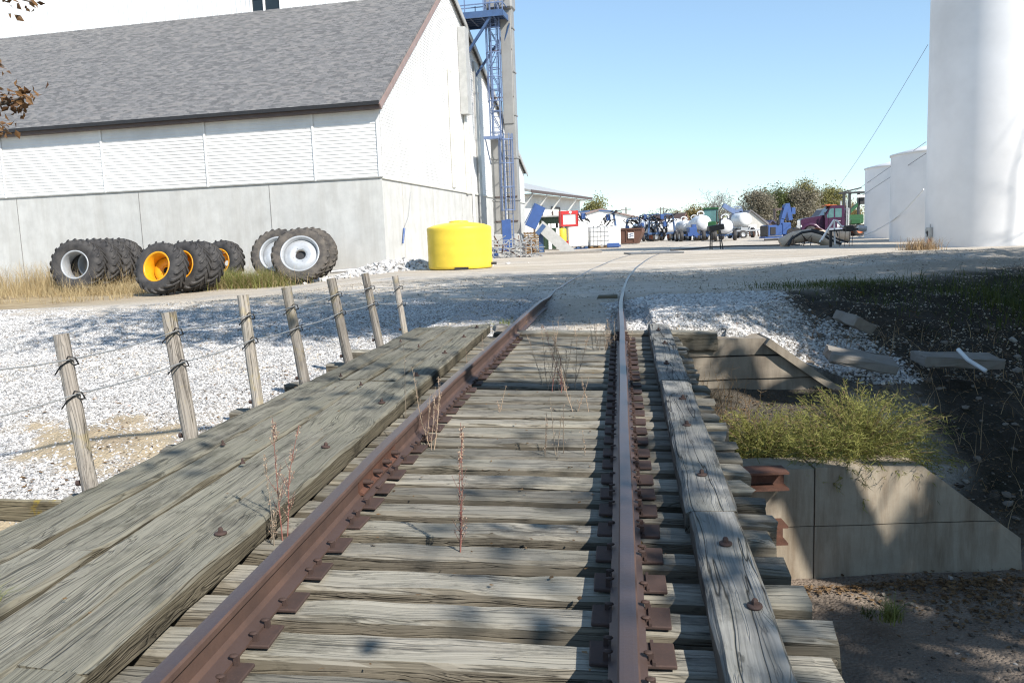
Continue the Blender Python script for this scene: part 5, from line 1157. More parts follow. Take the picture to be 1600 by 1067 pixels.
# elevator pit machinery far right behind truck
p = base(1337, 74); r = empty('loading_rig', p, 0); tag(r, 'green and black loading rig between the purple truck and the white tanks', 'machine')
m = MB()
for x in (-1.1, -.6, .2, .9): m.box((x, 0, 1.9), (.14, .3, 3.8))
m.box((-.2, 0, 3.7), (2.6, .4, .16)); m.bar((-1.1, 0, 3.8), (.4, 0, 4.1), .3, .1); m.box((.7, 0, 3.1), (.9, .5, .9)); m.build('frame', M['black'], r)
m = MB(); m.bbox((-.2, .1, 1.35), (1.6, .8, .8), .1); m.bar((-.8, 0, 1.8), (.4, 0, 2.9), .25); m.build('hopper', M['tractorgreen'], r)
m = MB(); m.bbox((.3, -.5, 3.35), (.9, .1, .25), .02); m.build('sign_plate', M['white'], r)
# ------------------------------------------------------------------ silos
def cyl_thing(name, px_left, Y, R, z0, z1, label, top=.25):
    e = at(px_left, 340, Y); d = math.hypot(e.x, e.y); ang = math.atan2(e.x, e.y); D = d; th = math.asin(min(.9, R / math.hypot(D, R)))
    a = ang + th; c = Vector((math.sin(a), math.cos(a), 0)) * math.hypot(D, R); r = empty(name, (c.x, c.y, z0)); tag(r, label, 'silo')
    m = MB(); H = z1 - z0; pr = [(R, -.3)] + [(R + .004 * (i % 2), z) for i, z in enumerate(np.arange(.5, H, 1.0))] + [(R, H)]; m.lathe(pr, 96); m.build('shell', M['siloconcrete'], r)
    m = MB(); m.lathe([(R * 1.0, H), (R * 1.02, H + .02), (R * 1.02, H + .10), (R * .35, H + top + .35), (.001, H + top + .4)], 64); m.build('roof', M['siloconcrete'], r); return r, c
silo, sc_ = cyl_thing('silo', 1445.5, 36.5, 2.75, .62, 18.0, 'tall white cylindrical silo nearest the bank with tree shadows on it')
t2, c2 = cyl_thing('storage_tank', 1390, 47.0, 3.3, .66, at(1400, 253, 50).z, 'white round tank directly behind the tall silo')
t3, c3 = cyl_thing('storage_tank', 1350.5, 57.5, 3.3, .7, at(1355, 270, 60).z, 'farthest white round tank, beside the purple truck')
m = MB(); a = at(1419, 249, 48.5) - c2; a.z -= .66; m.lathe([(.28, 0), (.28, .12), (.2, .22), (.001, .26)], 18, Matrix.Translation((a.x + .4, a.y + 1.4, at(1419, 249, 48.5).z - .66 - .05))); m.build('hatch', M['white'], t2)
# meter boxes on the silo
dirc = (EYE - Vector((sc_.x, sc_.y, 0))); dirc.z = 0; dirc.normalize()
def on_silo(px, py, out=.02):
    d = ray(px, py); o = EYE - Vector((sc_.x, sc_.y, 0)); A = d.x ** 2 + d.y ** 2; Bq = 2 * (o.x * d.x + o.y * d.y); Cq = o.x ** 2 + o.y ** 2 - (2.75 + out) ** 2
    s = (-Bq - math.sqrt(max(0, Bq * Bq - 4 * A * Cq))) / (2 * A); return EYE + d * s
q = on_silo(1454, 363); n = Vector((q.x - sc_.x, q.y - sc_.y, 0)).normalized(); xx = Vector((-n.y, n.x, 0)); Rm = Matrix((xx, n, Vector((0, 0, 1)))).transposed()
mb = empty('meter_box'); mb.matrix_world = Matrix.Translation(q) @ Rm.to_4x4(); tag(mb, 'grey electric meter box and conduits on the tall silo with a red tag below', 'meter box')
m = MB(); m.bbox((0, .06, 0), (.34, .16, .42), .02); m.bbox((-.26, .05, .05), (.10, .10, .2), .02); m.build('enclosure', M['lightgrey'], mb)
m = MB(); m.lathe([(.001, .17), (.07, .16), (.07, .1)], 14, rot_to((0, 1, 0)).to_4x4()); m.box((.04, .15, -.1), (.05, .02, .12)); m.build('dial', M['black'], mb)
m = MB(); m.bbox((.0, .05, -.38), (.16, .06, .22), .01); m.build('tag_plate', paint('faded_red', (.55, .22, .18), .6), mb)
m = MB(); m.bar((-.06, .05, -.2), (-.06, .05, -1.0), .03); m.bar((.08, .05, .2), (.08, .05, .35), .03); m.build('conduit', M['lightgrey'], mb)
# guy wires and hose between silo and yard
def wire(pts, r, mat, label, cat='cable', sag=0):
    pts = [Vector(p) for p in pts]; full = []
    for a, b in zip(pts[:-1], pts[1:]):
        for s in np.linspace(0, 1, 13)[:-1]: full.append(a.lerp(b, s) - Vector((0, 0, sag * math.sin(math.pi * s))))
    full.append(pts[-1]); m = MB(); m.tube(full, r, 5); return tag(m.build('guy_wire', M[mat]), label, cat, 'wires tied to the white silo')
sp_ = lambda px, py: on_silo(px, py, .03)
wire([at(1450, 70, 40), at(1300, 306, 70)], .011, 'black', 'longest thin wire from high on the silo down to the tree line', sag=.3)
wire([at(1447, 222, 42), at(1332, 302, 62)], .013, 'black', 'wire crossing in front of the farther tank roofs, upper of two')
wire([at(1447, 240, 41), at(1338, 312, 60)], .014, 'black', 'wire crossing the tank tops just below the other one')
wire([at(1443, 296, 42), at(1394, 345, 46), at(1340, 371, 48)], .030, 'tankwhite', 'pale rope slung low from the silo to the pipe stand', sag=.1)
wire([at(1640, -60, 33.0), at(1582, 0, 33.4), at(1550, 90, 33.8), at(1508, 160, 34.2)], .014, 'black', 'thin wire hanging against the lit side of the tall silo')
# ------------------------------------------------------------------ far buildings and poles
def shed(px0, px1, Y, h, rise, d, wall, roof, label, rz=0, door=None, name='shed'):
    a, b = base(px0, Y), base(px1, Y); w = (b - a).length; r = empty(name, (a + b) / 2, rz); tag(r, label, 'shed')
    m = MB(); m.poly([(-w / 2, 0, -.2), (w / 2, 0, -.2), (w / 2, 0, h), (0, 0, h + rise), (-w / 2, 0, h)], (0, d, 0)); m.build('wall', M[wall], r)
    m = MB()
    for s in (-1, 1): m.poly([(0, -.3, h + rise + .03), (s * (w / 2 + .3), -.3, h - rise * .6 / w + .03), (s * (w / 2 + .3), -.3, h + .16), (0, -.3, h + rise + .20)], (0, d + .6, 0))
    m.build('roof', M[roof], r)
    if door: m = MB(); m.box((door[0], -.02, door[2] / 2), (door[1], .06, door[2])); m.build('door', M['white'], r)
    return r
shed(868, 1012, 112, 2.6, 1.6, 16, 'white', 'rake', 'long white shed with a low brown edged roof behind the totes', rad(4))
shed(1150, 1197, 122, 1.6, 1.9, 9, 'greywall', 'shedroof', 'small beige shed with a grey gable roof and white door', rad(0), (-.2, 1.9, 1.5))
shed(1197, 1216, 128, 1.1, .9, 8, 'brown', 'navyroof', 'low dark blue roofed shed next to the beige one')
shed(1064, 1078, 140, 2.0, 1.9, 9, 'greywall', 'barnroof', 'small brown gabled barn behind the nurse tanks', rad(25))
shed(1298, 1322, 118, 1.7, 1.6, 8, 'greywall', 'shedroof', 'grey gabled shed half hidden by the purple truck cab')
p = base(1178, 112); m = MB(); m.bbox((0, 0, .42), (5.4, 1.0, .85), .1); o = m.build('white_trough', M['white']); o.location = p; tag(o, 'long low white trough in front of the beige shed', 'trough')
for px, top, Y, lab in ((979, 324, 130, 'lone thin power pole above the white shed roof'), (1033, 324, 150, 'thin power pole, first of the close pair'), (1037, 324, 150, 'thin power pole, second of the close pair'), (1058, 328, 165, 'short thin power pole beside the brown barn'), (1093, 331, 120, 'pale thin pole above the biggest nurse tank'), (1100, 332, 122, 'pale thin pole beside the green tractor')):
    p = base(px, Y); h = at(px, top, Y).z - p.z; m = MB(); m.cyl((0, 0, -.2), (0, 0, h), .14, 8, .10); o = m.build('power_pole', M['greybark']); o.location = p; tag(o, lab, 'pole', 'far power poles')
    if Y > 129: m = MB(); m.box((0, 0, h - .35), (1.6, .1, .12)); c_ = m.build('crossarm', M['greybark'], o)
p = Vector((-20, 420, 0)); m = MB()
hx = np.linspace(-160, 330, 40)
V = []; Fq = []
for i, x in enumerate(hx):
    h = 3.8 + 2.2 * math.sin(x * .02 + 1) + 1.3 * math.sin(x * .06); V += [(x, 420, .6), (x, 440, h), (x, 520, h * .9), (x, 600, .5)]
for i in range(len(hx) - 1):
    for k in range(3): Fq.append((i * 4 + k, (i + 1) * 4 + k, (i + 1) * 4 + k + 1, i * 4 + k + 1))
m.add(V, Fq, True); tag(m.build('far_hills', paint('far_field', (.24, .20, .13), .95)), kind='structure')
# ------------------------------------------------------------------ vegetation
def skeleton(H, spread, r0, seed, levels=4, kids=(5, 5, 4, 3), first=.30, up=.35, lean=(0, 0), gnarl=.16, bias=(0, 0, 0)):
    r = np.random.default_rng(seed); br, tips = [], []
    def grow(p, d, L, rad_, lev):
        n = 6 if lev < 2 else 4; pts = [Vector(p)]; rs = [rad_]; dd = Vector(d).normalized()
        for i in range(n):
            dd = (dd + Vector(r.normal(0, gnarl, 3)) + Vector((0, 0, .05 * up)) + Vector(bias) * .03).normalized(); pts.append(pts[-1] + dd * L / n); rs.append(rad_ * (1 - .62 * (i + 1) / n))
        br.append((pts, rs, lev))
        if lev >= levels: tips.append((pts[-1], dd, pts)); return
        k = kids[min(lev, len(kids) - 1)]
        for j in range(k):
            s = (first if lev == 0 else .25) + (1 - (first if lev == 0 else .25)) * (j + r.uniform(.2, 1)) / k; s = min(s, .999); q = s * n; i0 = int(q); b = pts[i0].lerp(pts[min(i0 + 1, n)], q - i0)
            az = j * 2.4 + r.uniform(-.5, .5) + seed; a = r.uniform(.6, 1.15) * (1.0 if lev else .95)
            x = dd.orthogonal().normalized(); y = dd.cross(x); nd = dd * math.cos(a) + (x * math.cos(az) + y * math.sin(az)) * math.sin(a); nd = nd + Vector((0, 0, up * .35)) + Vector(bias) * .35
            grow(b, nd, L * r.uniform(.48, .68) * (spread if lev == 0 else 1), rs[i0] * .62, lev + 1)
        tips.append((pts[-1], dd, pts))
    grow((0, 0, 0), (lean[0], lean[1], 1), H * .62, r0, 0); return br, tips
def limbs_mesh(br, minr=.0, nmax=9):
    m = MB()
    for pts, rs, lev in br: m.tube(pts, [max(minr, q) for q in rs], max(3, nmax - lev * 2), cap=lev == 0)
    return m
def leaf_quads(P, size, seed, aspect=.55, droop=0.0):
    r = np.random.default_rng(seed); n = len(P); a = r.normal(size=(n, 3)); a[:, 2] = a[:, 2] * .7 - droop; a /= np.linalg.norm(a, axis=1)[:, None]
    b = np.cross(a, r.normal(size=(n, 3))); b /= np.linalg.norm(b, axis=1)[:, None]; c = np.cross(a, b); s = size * r.uniform(.6, 1.35, n)[:, None]
    V = np.stack([P, P + a * s * .45 + b * s * aspect * .5 + c * s * .10, P + a * s, P + a * s * .45 - b * s * aspect * .5 + c * s * .10], 1).reshape(-1, 3)
    return V, np.arange(n * 4).reshape(n, 4)
def shade_wanted(P):
    """leaves kept by where their shadow lands; crowns shaped so bridge and gravel stay lit"""
    z0 = .2; k = P[:, 2] - z0; x = P[:, 0] - .766 * k; Y = P[:, 1] + .913 * k
    rel = np.stack([x - BO.x, Y - BO.y], -1); v = rel[:, 0] * .9911 - rel[:, 1] * .1338; u = rel[:, 0] * .1342 + rel[:, 1] * .9907
    blob = fbm(x * .75, Y * .75, 3, 140); band = fbm(x * .16, Y * .85, 3, 141)
    road = sstep(12.6, 14.2, Y) * sstep(28.0, 24.5, Y) * sstep(-9.5, -6.5, x) * (.34 + .66 * sstep(-.22, -.05, band)) * (1 - .3 * sstep(-2, -6, x))
    bank = sstep(4.4, 4.8, x) * sstep(5.0, 5.6, Y) * sstep(28, 24, Y) * (.75 + .25 * sstep(-.3, -.1, band)) * (1 - .75 * sstep(14.5, 17, Y) * sstep(.12, -.06, band))
    bed = sstep(1.4, 2.0, x) * (1 - sstep(4.7, 5.3, Y)) * (.30 + .70 * sstep(-.12, .10, blob))
    bush_ = sstep(1.8, 2.4, x) * sstep(5.0, 5.5, Y) * (1 - sstep(4.2, 4.6, x)) * (1 - sstep(9.5, 10.5, Y)) * .004
    br_ = (np.abs(v) < 2.6) & (u < 11.4); near = sstep(-.3, .15, v) * sstep(5.6, 4.2, u)
    deck = np.where(br_, .002 + .03 * sstep(.10, .22, blob) + near * (.01 + .60 * sstep(.0, .14, blob)) + .25 * sstep(.75, 1.0, v) * sstep(-.12, .05, blob), 0)
    wing = sstep(1.8, 2.4, x) * sstep(11.3, 12.3, Y) * (.04 + .5 * sstep(-.04, .14, band))
    far = np.where(Y > 26, .6, 0) * sstep(10, 13, x)
    d = np.maximum.reduce([road, bank, bed, bush_, wing * (~br_), far]); return np.where(br_, deck, d)
def tree(name, loc, H, label, bark, leafm, nleaf, lsize, seed, group=None, minr=.0, cluster=.45, cat='tree', **kw):
    r = np.random.default_rng(seed + 5); o = empty(name, loc); tag(o, label, cat, group); br, tips = skeleton(H, kw.pop('spread', 1.0), kw.pop('r0', H * .022), seed, **kw)
    L0 = np.array(loc)
    if group == SG:      # unseen shade trees: limbs that would enter the camera view are left out
        br = [q for q in br if not in_view(*[np.array([w_[k] for w_ in q[0]]) + L0[k] for k in range(3)], pad=110).any()]; tips = [q for q in tips if not in_view(*[np.array([w_[k] for w_ in q[2]]) + L0[k] for k in range(3)], pad=170).any()]
    if group == SG and nleaf:
        q9 = np.random.default_rng(seed); br = [q for q in br if q[2] < 1 or q9.random() < .06 + shade_wanted(np.array([q[0][len(q[0]) // 2][:]]) + L0)[0]]  # limbs thinned too, to shape the shade cast on bridge, bank and road
    limbs_mesh(br, minr).build('trunk', M[bark], o)
    if nleaf:
        T = np.array([t_[0][:] for t_ in tips]); Dn = np.array([t_[2][len(t_[2]) // 2][:] for t_ in tips]); w = r.random(len(T)) ** 1.6 + .05; i = r.choice(len(T), nleaf, p=w / w.sum()); s = r.random((nleaf, 1))
        P = T[i] * s + Dn[i] * (1 - s) + r.normal(0, cluster, (nleaf, 3)); 
        if group == SG: P = P[r.random(len(P)) < shade_wanted(P + L0)]; P = P[~in_view(P[:, 0] + L0[0], P[:, 1] + L0[1], P[:, 2] + L0[2], pad=60)]
        V, Fc = leaf_quads(P, lsize, seed + 9); np_mesh('crown', V, Fc, M[leafm], o)
    return o
M['leafgreen'] = leafmat('green_leaves', (.05, .075, .025), (.13, .15, .05), (.09, .11, .04))
M['leafolive'] = leafmat('olive_leaves', (.13, .135, .045), (.30, .27, .10), (.21, .20, .075))
M['leafautumn'] = leafmat('autumn_leaves', (.15, .12, .045), (.30, .22, .085), (.20, .16, .06))
M['leafgrey'] = leafmat('grey_leaves', (.15, .14, .095), (.31, .27, .20), (.22, .20, .14))
M['leafbrown'] = leafmat('brown_oak_leaves', (.075, .035, .015), (.22, .12, .05), (.13, .07, .03))
SG = 'trees on the creek bank'
KW = dict(kids=(9, 5, 4, 3), first=.38)
for (x, y, H, nl, sd, sp, lab) in ((11.6, 12.6, 16, 50000, 33, .9, 'shade tree farther up the bank, limbs left out where they enter the view'), (7.9, 3.0, 16.5, 60000, 29, 1.0, 'leaning shade tree whose crown reaches over the track'), (9.8, 6.8, 17, 52000, 41, 1.0, 'tallest shade tree close beside the bridge, outside the frame'), (13.6, 9.0, 16, 42000, 52, .95, 'shade tree on the upper creek bank casting streaks over the gravel'),
        (17.2, 4.6, 15, 22000, 63, .9, 'shade tree standing over the dark creek bank'), (14.0, 1.2, 11, 36000, 74, .95, 'shade tree beside the creek bed throwing dark patches on the wall'),
        (20.5, 8.0, 14, 20000, 78, .9, 'shade tree on the rise of dirt before the silos'), (9.9, -6.6, 11.5, 16000, 85, .72, 'slender shade tree behind the camera dappling the ties')):
    tree('cottonwood_tree', (x, y, gz(x, y) - .2), H, lab, 'bark', 'leafolive', nl, .20, sd, SG, .012, .7, spread=sp, lean=(-.18 if sd == 29 else 0, 0), **KW)
tree('bare_tree', (37, 18, .6), 19, 'leafless tree whose branch shadows fall on the tall silo', 'greybark', None, 0, 0, 96, SG, .012, kids=(6, 4, 3, 3), spread=1.0)
# far trees
FG = 'far tree line behind the yard'
for px, Y, H, lm, nl, seed, lab, sp in (
    (1192, 150, 9.6, 'leafgrey', 2600, 5, 'tall greyish green tree at the near end of the far tree clump', .8),
    (1213, 158, 9.4, 'leafgreen', 4200, 15, 'dark green tree second in the far clump', .9),
    (1236, 160, 9.2, 'leafolive', 5200, 25, 'round olive green tree in the middle of the far clump', 1.0),
    (1262, 156, 8.8, 'leafgrey', 4200, 35, 'brownish half bare tree in the far clump', 1.0),
    (1282, 165, 8.6, 'leafolive', 4600, 45, 'yellowing round tree right of the middle of the far clump', 1.0),
    (1305, 170, 7.4, 'leafautumn', 3200, 55, 'low tan tree ending the far clump near the truck', 1.0),
    (1176, 168, 7.2, 'leafgrey', 700, 65, 'small nearly bare tree beside the far clump', .9),
    (1128, 135, 7.6, 'leafgrey', 260, 75, 'bare spreading tree behind the blue loading frame', 1.1),
    (1091, 150, 5.2, 'leafautumn', 3200, 85, 'low tan bushy tree behind the biggest nurse tank', 1.2),
    (1076, 160, 4.6, 'leafautumn', 2400, 95, 'tan shrubby tree left of the pale poles', 1.2),
    (1108, 150, 4.8, 'leafolive', 2400, 105, 'olive shrubby tree behind the tractor cab', 1.2),
    (926, 140, 7.2, 'leafolive', 3800, 115, 'round olive tree above the long white shed', .9),
    (911, 146, 5.0, 'leafgrey', 500, 125, 'small bare tree beside the olive one above the shed', .9),
    (1044, 210, 5.4, 'leafgreen', 2600, 135, 'dark green tree row end behind the toolbars', 1.6),
    (1030, 215, 4.6, 'leafgreen', 2400, 145, 'dark green low tree behind the folded toolbars', 1.6),
    (1225, 180, 8.8, 'leafgreen', 3800, 155, 'dark tree filling the back of the far clump', 1.0),
    (1250, 185, 9.2, 'leafolive', 4000, 165, 'olive tree at the back of the far clump', 1.0)):
    tree('deciduous_tree', base(px, Y) - Vector((0, 0, .3)), H * .93, lab, 'greybark', lm, int(nl * 3.6), .32, seed, FG, .03, .60, spread=sp * 1.05, kids=(8, 5, 4), levels=3, first=.12, up=.25) if nl > 900 else tree('deciduous_tree', base(px, Y) - Vector((0, 0, .3)), H * .93, lab, 'greybark', lm, nl * 2, .2, seed, FG, .022, .3, spread=sp, kids=(8, 6, 5, 3), levels=4, first=.12, up=.25)
# oak limb reaching in at the frame's edge
ok = empty('oak_tree', (-7.4, 5.2, -.8)); tag(ok, 'oak with brown leaves whose limb reaches in at the upper left', 'tree')
m = MB(); m.tube([(0, 0, 0), (.1, 0, 1.5), (.05, .1, 3.0), (-.1, .1, 5.0), (-.2, .2, 7)], [.22, .19, .16, .11, .05], 10)
for a in (1.0, 2.4, 4.2, 5.4): m.tube([(0, .1, 4.0 + a * .4), (math.cos(a) * 1.0 - .6, math.sin(a), 5.0 + a * .3), (math.cos(a) * 1.6 - 1.2, math.sin(a) * 2, 5.8 + a * .3)], [.08, .05, .015], 7)
LP = []
def limb(wp, r0):
    pts = [Vector(p) - Vector((-7.4, 5.2, -.8)) for p in wp]; m.tube(pts, list(np.linspace(r0, .004, len(pts))), 7); return pts
l1 = limb([(-7.35, 5.25, 2.4), (-6.2, 5.8, 3.0), (-5.0, 6.3, 3.1), at(-30, 168, 6.5), at(12, 160, 6.5), at(44, 150, 6.5)], .06)
l2 = limb([(-7.4, 5.3, 3.2), (-6.0, 5.9, 4.0), at(-60, 0, 6.6), at(0, -10, 6.6), at(50, 4, 6.6)], .05)
l3 = limb([at(-30, 168, 6.5), at(-5, 190, 6.45), at(14, 205, 6.4)], .015); l4 = limb([at(-60, 80, 6.5), at(-14, 98, 6.5), at(6, 104, 6.5)], .012); l5 = limb([at(-60, 40, 6.5), at(-10, 46, 6.5)], .01)
m.build('trunk', M['bark'], ok)
r = np.random.default_rng(4)
for pts, n, s0 in ((l1, 120, .55), (l2, 50, .6), (l3, 40, .0), (l4, 22, .3), (l5, 8, .5)):
    for _ in range(n):
        q = r.uniform(s0, 1) * (len(pts) - 1); i = min(int(q), len(pts) - 2); LP.append((pts[i].lerp(pts[i + 1], q - i) + Vector(r.normal(0, .045, 3)))[:])
V, Fc = leaf_quads(np.array(LP), .062, 12, .6, .5); np_mesh('foliage', V, Fc, M['leafbrown'], ok)

# ---- blades and weeds
def blades(P, h, w, lean, seed, segs=3, base_dir=None):
    r = np.random.default_rng(seed); n = len(P); az = r.uniform(0, 6.283, n); ln = np.abs(r.normal(lean, lean * .5, n)); hh = h * r.uniform(.55, 1.25, n); ww = w * r.uniform(.7, 1.3, n)
    d = np.stack([np.cos(az), np.sin(az), np.zeros(n)], -1); sd = np.stack([-np.sin(az), np.cos(az), np.zeros(n)], -1); V = []
    for k in range(segs + 1):
        s = k / segs; c = P + d * (ln * hh * s ** 1.8)[:, None] + np.array([0, 0, 1]) * (hh * (s - .22 * ln * s * s))[:, None]; wd = (ww * (1 - s * .85))[:, None] / 2
        V += [c - sd * wd, c + sd * wd]
    V = np.stack(V, 1); k2 = 2 * (segs + 1); F = np.array([[2 * k, 2 * k + 1, 2 * k + 3, 2 * k + 2] for k in range(segs)])
    return V.reshape(-1, 3), (F[None] + (np.arange(n) * k2)[:, None, None]).reshape(-1, 4)
def grass(name, x, y, h, w, lean, mat, seed):
    z = ground_z(x, y); V, F = blades(np.stack([x, y, z - .01], -1), h, w, lean, seed); return tag(np_mesh(name, V, F, M[mat]), kind='stuff')
M['drygrass'] = leafmat('dry_grass', (.30, .20, .085), (.55, .44, .25), (.42, .33, .18), .8, .3)
M['greengrass'] = leafmat('green_weeds', (.10, .14, .03), (.34, .34, .11), (.20, .23, .06), .7, .3)
M['darkgrass'] = leafmat('bank_grass', (.04, .065, .015), (.12, .13, .035), (.075, .095, .025), .7, .3)
M['tangrass'] = leafmat('tan_stems', (.22, .15, .09), (.42, .30, .17), (.32, .22, .13), .8, .2)
r = np.random.default_rng(8)
n = 13000; x = r.uniform(-24, -12.3, n); y = r.uniform(25.5, 36, n); k = (fbm(x * .5, y * .5, 3, 13) + .25 - np.clip((x + 15.0) * .16, 0, 1) - np.clip((26.8 - y) * .2, 0, 1) + (x < -17.6) * .4) > 0; grass('dry_grass', x[k][::2], y[k][::2], .58, .012, .9, 'drygrass', 3); grass('dry_grass', x[k][1::3], y[k][1::3], .22, .012, 1.3, 'drygrass', 43); n = 2600; x = r.normal(-18.6, 1.5, n); y = r.normal(33.5, 1.2, n); grass('dry_grass', x, y, 1.15, .012, .45, 'drygrass', 33)
n = 3200; x = r.normal(-12.8, 1.7, n); y = r.normal(29.9, .55, n); grass('dry_grass', x, y, .42, .012, .8, 'drygrass', 4)
n = 1900; x = r.normal(-9.4, .66, n); y = r.normal(30.3, .5, n); grass('green_weeds', x, y, .72, .014, 1.1, 'greengrass', 5); n = 700; x = r.normal(-9.3, .8, n); y = r.normal(30.2, .5, n); grass('dry_grass', x, y, .8, .012, 1.0, 'drygrass', 55)
n = 1500; x = r.normal(-11.2, .45, n); y = r.normal(31.2, .6, n); grass('green_weeds', x, y, .7, .02, .55, 'greengrass', 6)
n = 2600; x = r.uniform(4.6, 13, n); y = r.uniform(8.5, 17, n); k = fbm(x * .7, y * .7, 3, 31) + .05 + .1 * (x > 8) > .08; grass('bank_grass', x[k], y[k], .16, .014, .9, 'darkgrass', 7)
n = 2600; x = r.normal(9.9, 1.2, n); y = r.normal(14.4, .7, n); grass('bank_grass', x, y, .30, .016, .8, 'darkgrass', 9)
n = 1600; x = r.normal(6.3, .8, n); y = r.normal(15.6, .5, n); grass('bank_grass', x, y, .12, .012, .9, 'darkgrass', 19)
n = 450; x = r.uniform(4.5, 9, n); y = r.uniform(7.6, 13, n); grass('dead_stems', x, y, .5, .010, 1.1, 'tangrass', 10)
n = 420; x = r.normal(16.3, .35, n); y = r.normal(32.6, .3, n); grass('dry_tuft', x, y, .5, .02, .7, 'tangrass', 12)
def tuft(px, py, Y, n, h, lab, mat, seed, sp=.05):
    p = at(px, py, Y); r = np.random.default_rng(seed); P = np.array(p)[None] + r.normal(0, 1, (n, 3)) * np.array([sp, sp, .004]); V, F = blades(P, h, .008, .8, seed); o = np_mesh('weed', V, F, M[mat]); return tag(o, lab, 'weed')
tuft(1392, 968, 6.15, 170, .16, 'small fresh green weed growing on the sandy creek bed', 'greengrass', 21, .04)
tuft(1357, 962, 6.25, 60, .08, 'tiny green sprout beside the fresh green weed', 'darkgrass', 22, .035)
tuft(785, 507, 12.6, 60, .10, 'tiny green tuft in the gravel past the walkway end', 'greengrass', 23, .10)

# feathery bush on the ledge: many arching sprays set with fine short leaves
M['bush'] = leafmat('feathery_foliage', (.085, .105, .025), (.34, .325, .10), (.19, .205, .05), .7, .3)
def bush(loc, R, H, n, label, seed, flat=1.0, lean=(0, 0)):
    o = empty('shrub', loc); tag(o, label, 'shrub', 'feathery bushes on the ledge'); r = np.random.default_rng(seed); m = MB(); VV, FF, off = [], [], 0
    for i in range(n):
        az = r.uniform(0, 6.283); el = abs(r.normal(.75, .42)); L = (R * math.cos(el) + H * math.sin(el)) * r.uniform(.75, 1.12)
        d = Vector((math.cos(az) * math.cos(el) + lean[0], math.sin(az) * math.cos(el) * flat + lean[1], math.sin(el))).normalized(); p = Vector((r.normal(0, .07), r.normal(0, .05), 0)); pts = [p.copy()]
        K = 9
        for k in range(K):
            d = (d + Vector((0, 0, -.052 - .075 * k / K)) + Vector(r.normal(0, .06, 3))).normalized(); p = p + d * L / K; pts.append(p.copy())
        if i % 3 == 0: m.tube(pts, list(np.linspace(.006, .0015, K + 1)), 3, cap=False)
        A = np.array([q[:] for q in pts]); ns = 34; q = r.uniform(.28, 1, ns) * K; i0 = np.minimum(q.astype(int), K - 1); f_ = (q - i0)[:, None]; B0 = A[i0] * (1 - f_) + A[i0 + 1] * f_; tg = A[i0 + 1] - A[i0]; tg /= np.linalg.norm(tg, axis=1)[:, None]
        dirn = tg * .75 + r.normal(0, .55, (ns, 3)); dirn /= np.linalg.norm(dirn, axis=1)[:, None]; sd = np.cross(dirn, r.normal(size=(ns, 3))); sd /= np.linalg.norm(sd, axis=1)[:, None]; ll = r.uniform(.035, .085, ns)[:, None]
        V = np.stack([B0 - sd * .0028, B0 + sd * .0028, B0 + dirn * ll * .6 + sd * .002 + np.array([0, 0, -.004]), B0 + dirn * ll + np.array([0, 0, -.012])], 1).reshape(-1, 3); VV.append(V); FF.append(np.arange(ns * 4).reshape(ns, 4) + off); off += ns * 4
    m.build('stems', M['tangrass'], o); np_mesh('foliage', np.concatenate(VV), np.concatenate(FF), M['bush'], o)
bz = gz(3.1, 8.1)
bush((3.42, 8.0, -.70), .62, .66, 760, 'larger feathery green bush hanging over the creek wall', 5, .8)
bush((2.55, 8.15, -.68), .52, .44, 420, 'smaller yellowish feathery bush next to the bridge ties', 6, .8)
bush((3.0, 7.75, -.64), .46, .36, 260, 'low feathery bush joining the two bigger ones, drooping over the wall', 7, .8)
def dead_stems(loc, n, h, label, seed, mat='tangrass', sp=.3):
    r = np.random.default_rng(seed); o = empty('dead_weed', loc); tag(o, label, 'dead weeds'); m = MB()
    for i in range(n):
        a = Vector((r.normal(0, sp), r.normal(0, sp * .5), 0)); d = Vector((r.normal(0, .3), r.normal(0, .3), 1)).normalized(); L = h * r.uniform(.5, 1.1); pts = [a]
        for k in range(5): d = (d + Vector(r.normal(0, .13, 3))).normalized(); pts.append(pts[-1] + d * L / 5)
        m.tube(pts, list(np.linspace(.005, .0015, 6)), 3, cap=False)
        for k in range(6): s = r.uniform(.3, .95) * 5; b = pts[int(s)].lerp(pts[min(int(s) + 1, 5)], s % 1); e = Vector(r.normal(0, 1, 3)); e.z = abs(e.z); m.tube([b, b + e.normalized() * r.uniform(.04, .14)], [.002, .001], 3, cap=False)
    m.build('stems', M[mat], o)
dead_stems((2.35, 9.6, -.62), 46, .75, 'tangle of dry reddish stems against the abutment face', 31)
dead_stems((2.3, 8.6, -.62), 34, .5, 'dry tan stems between the ties and the small bush', 32, sp=.2)

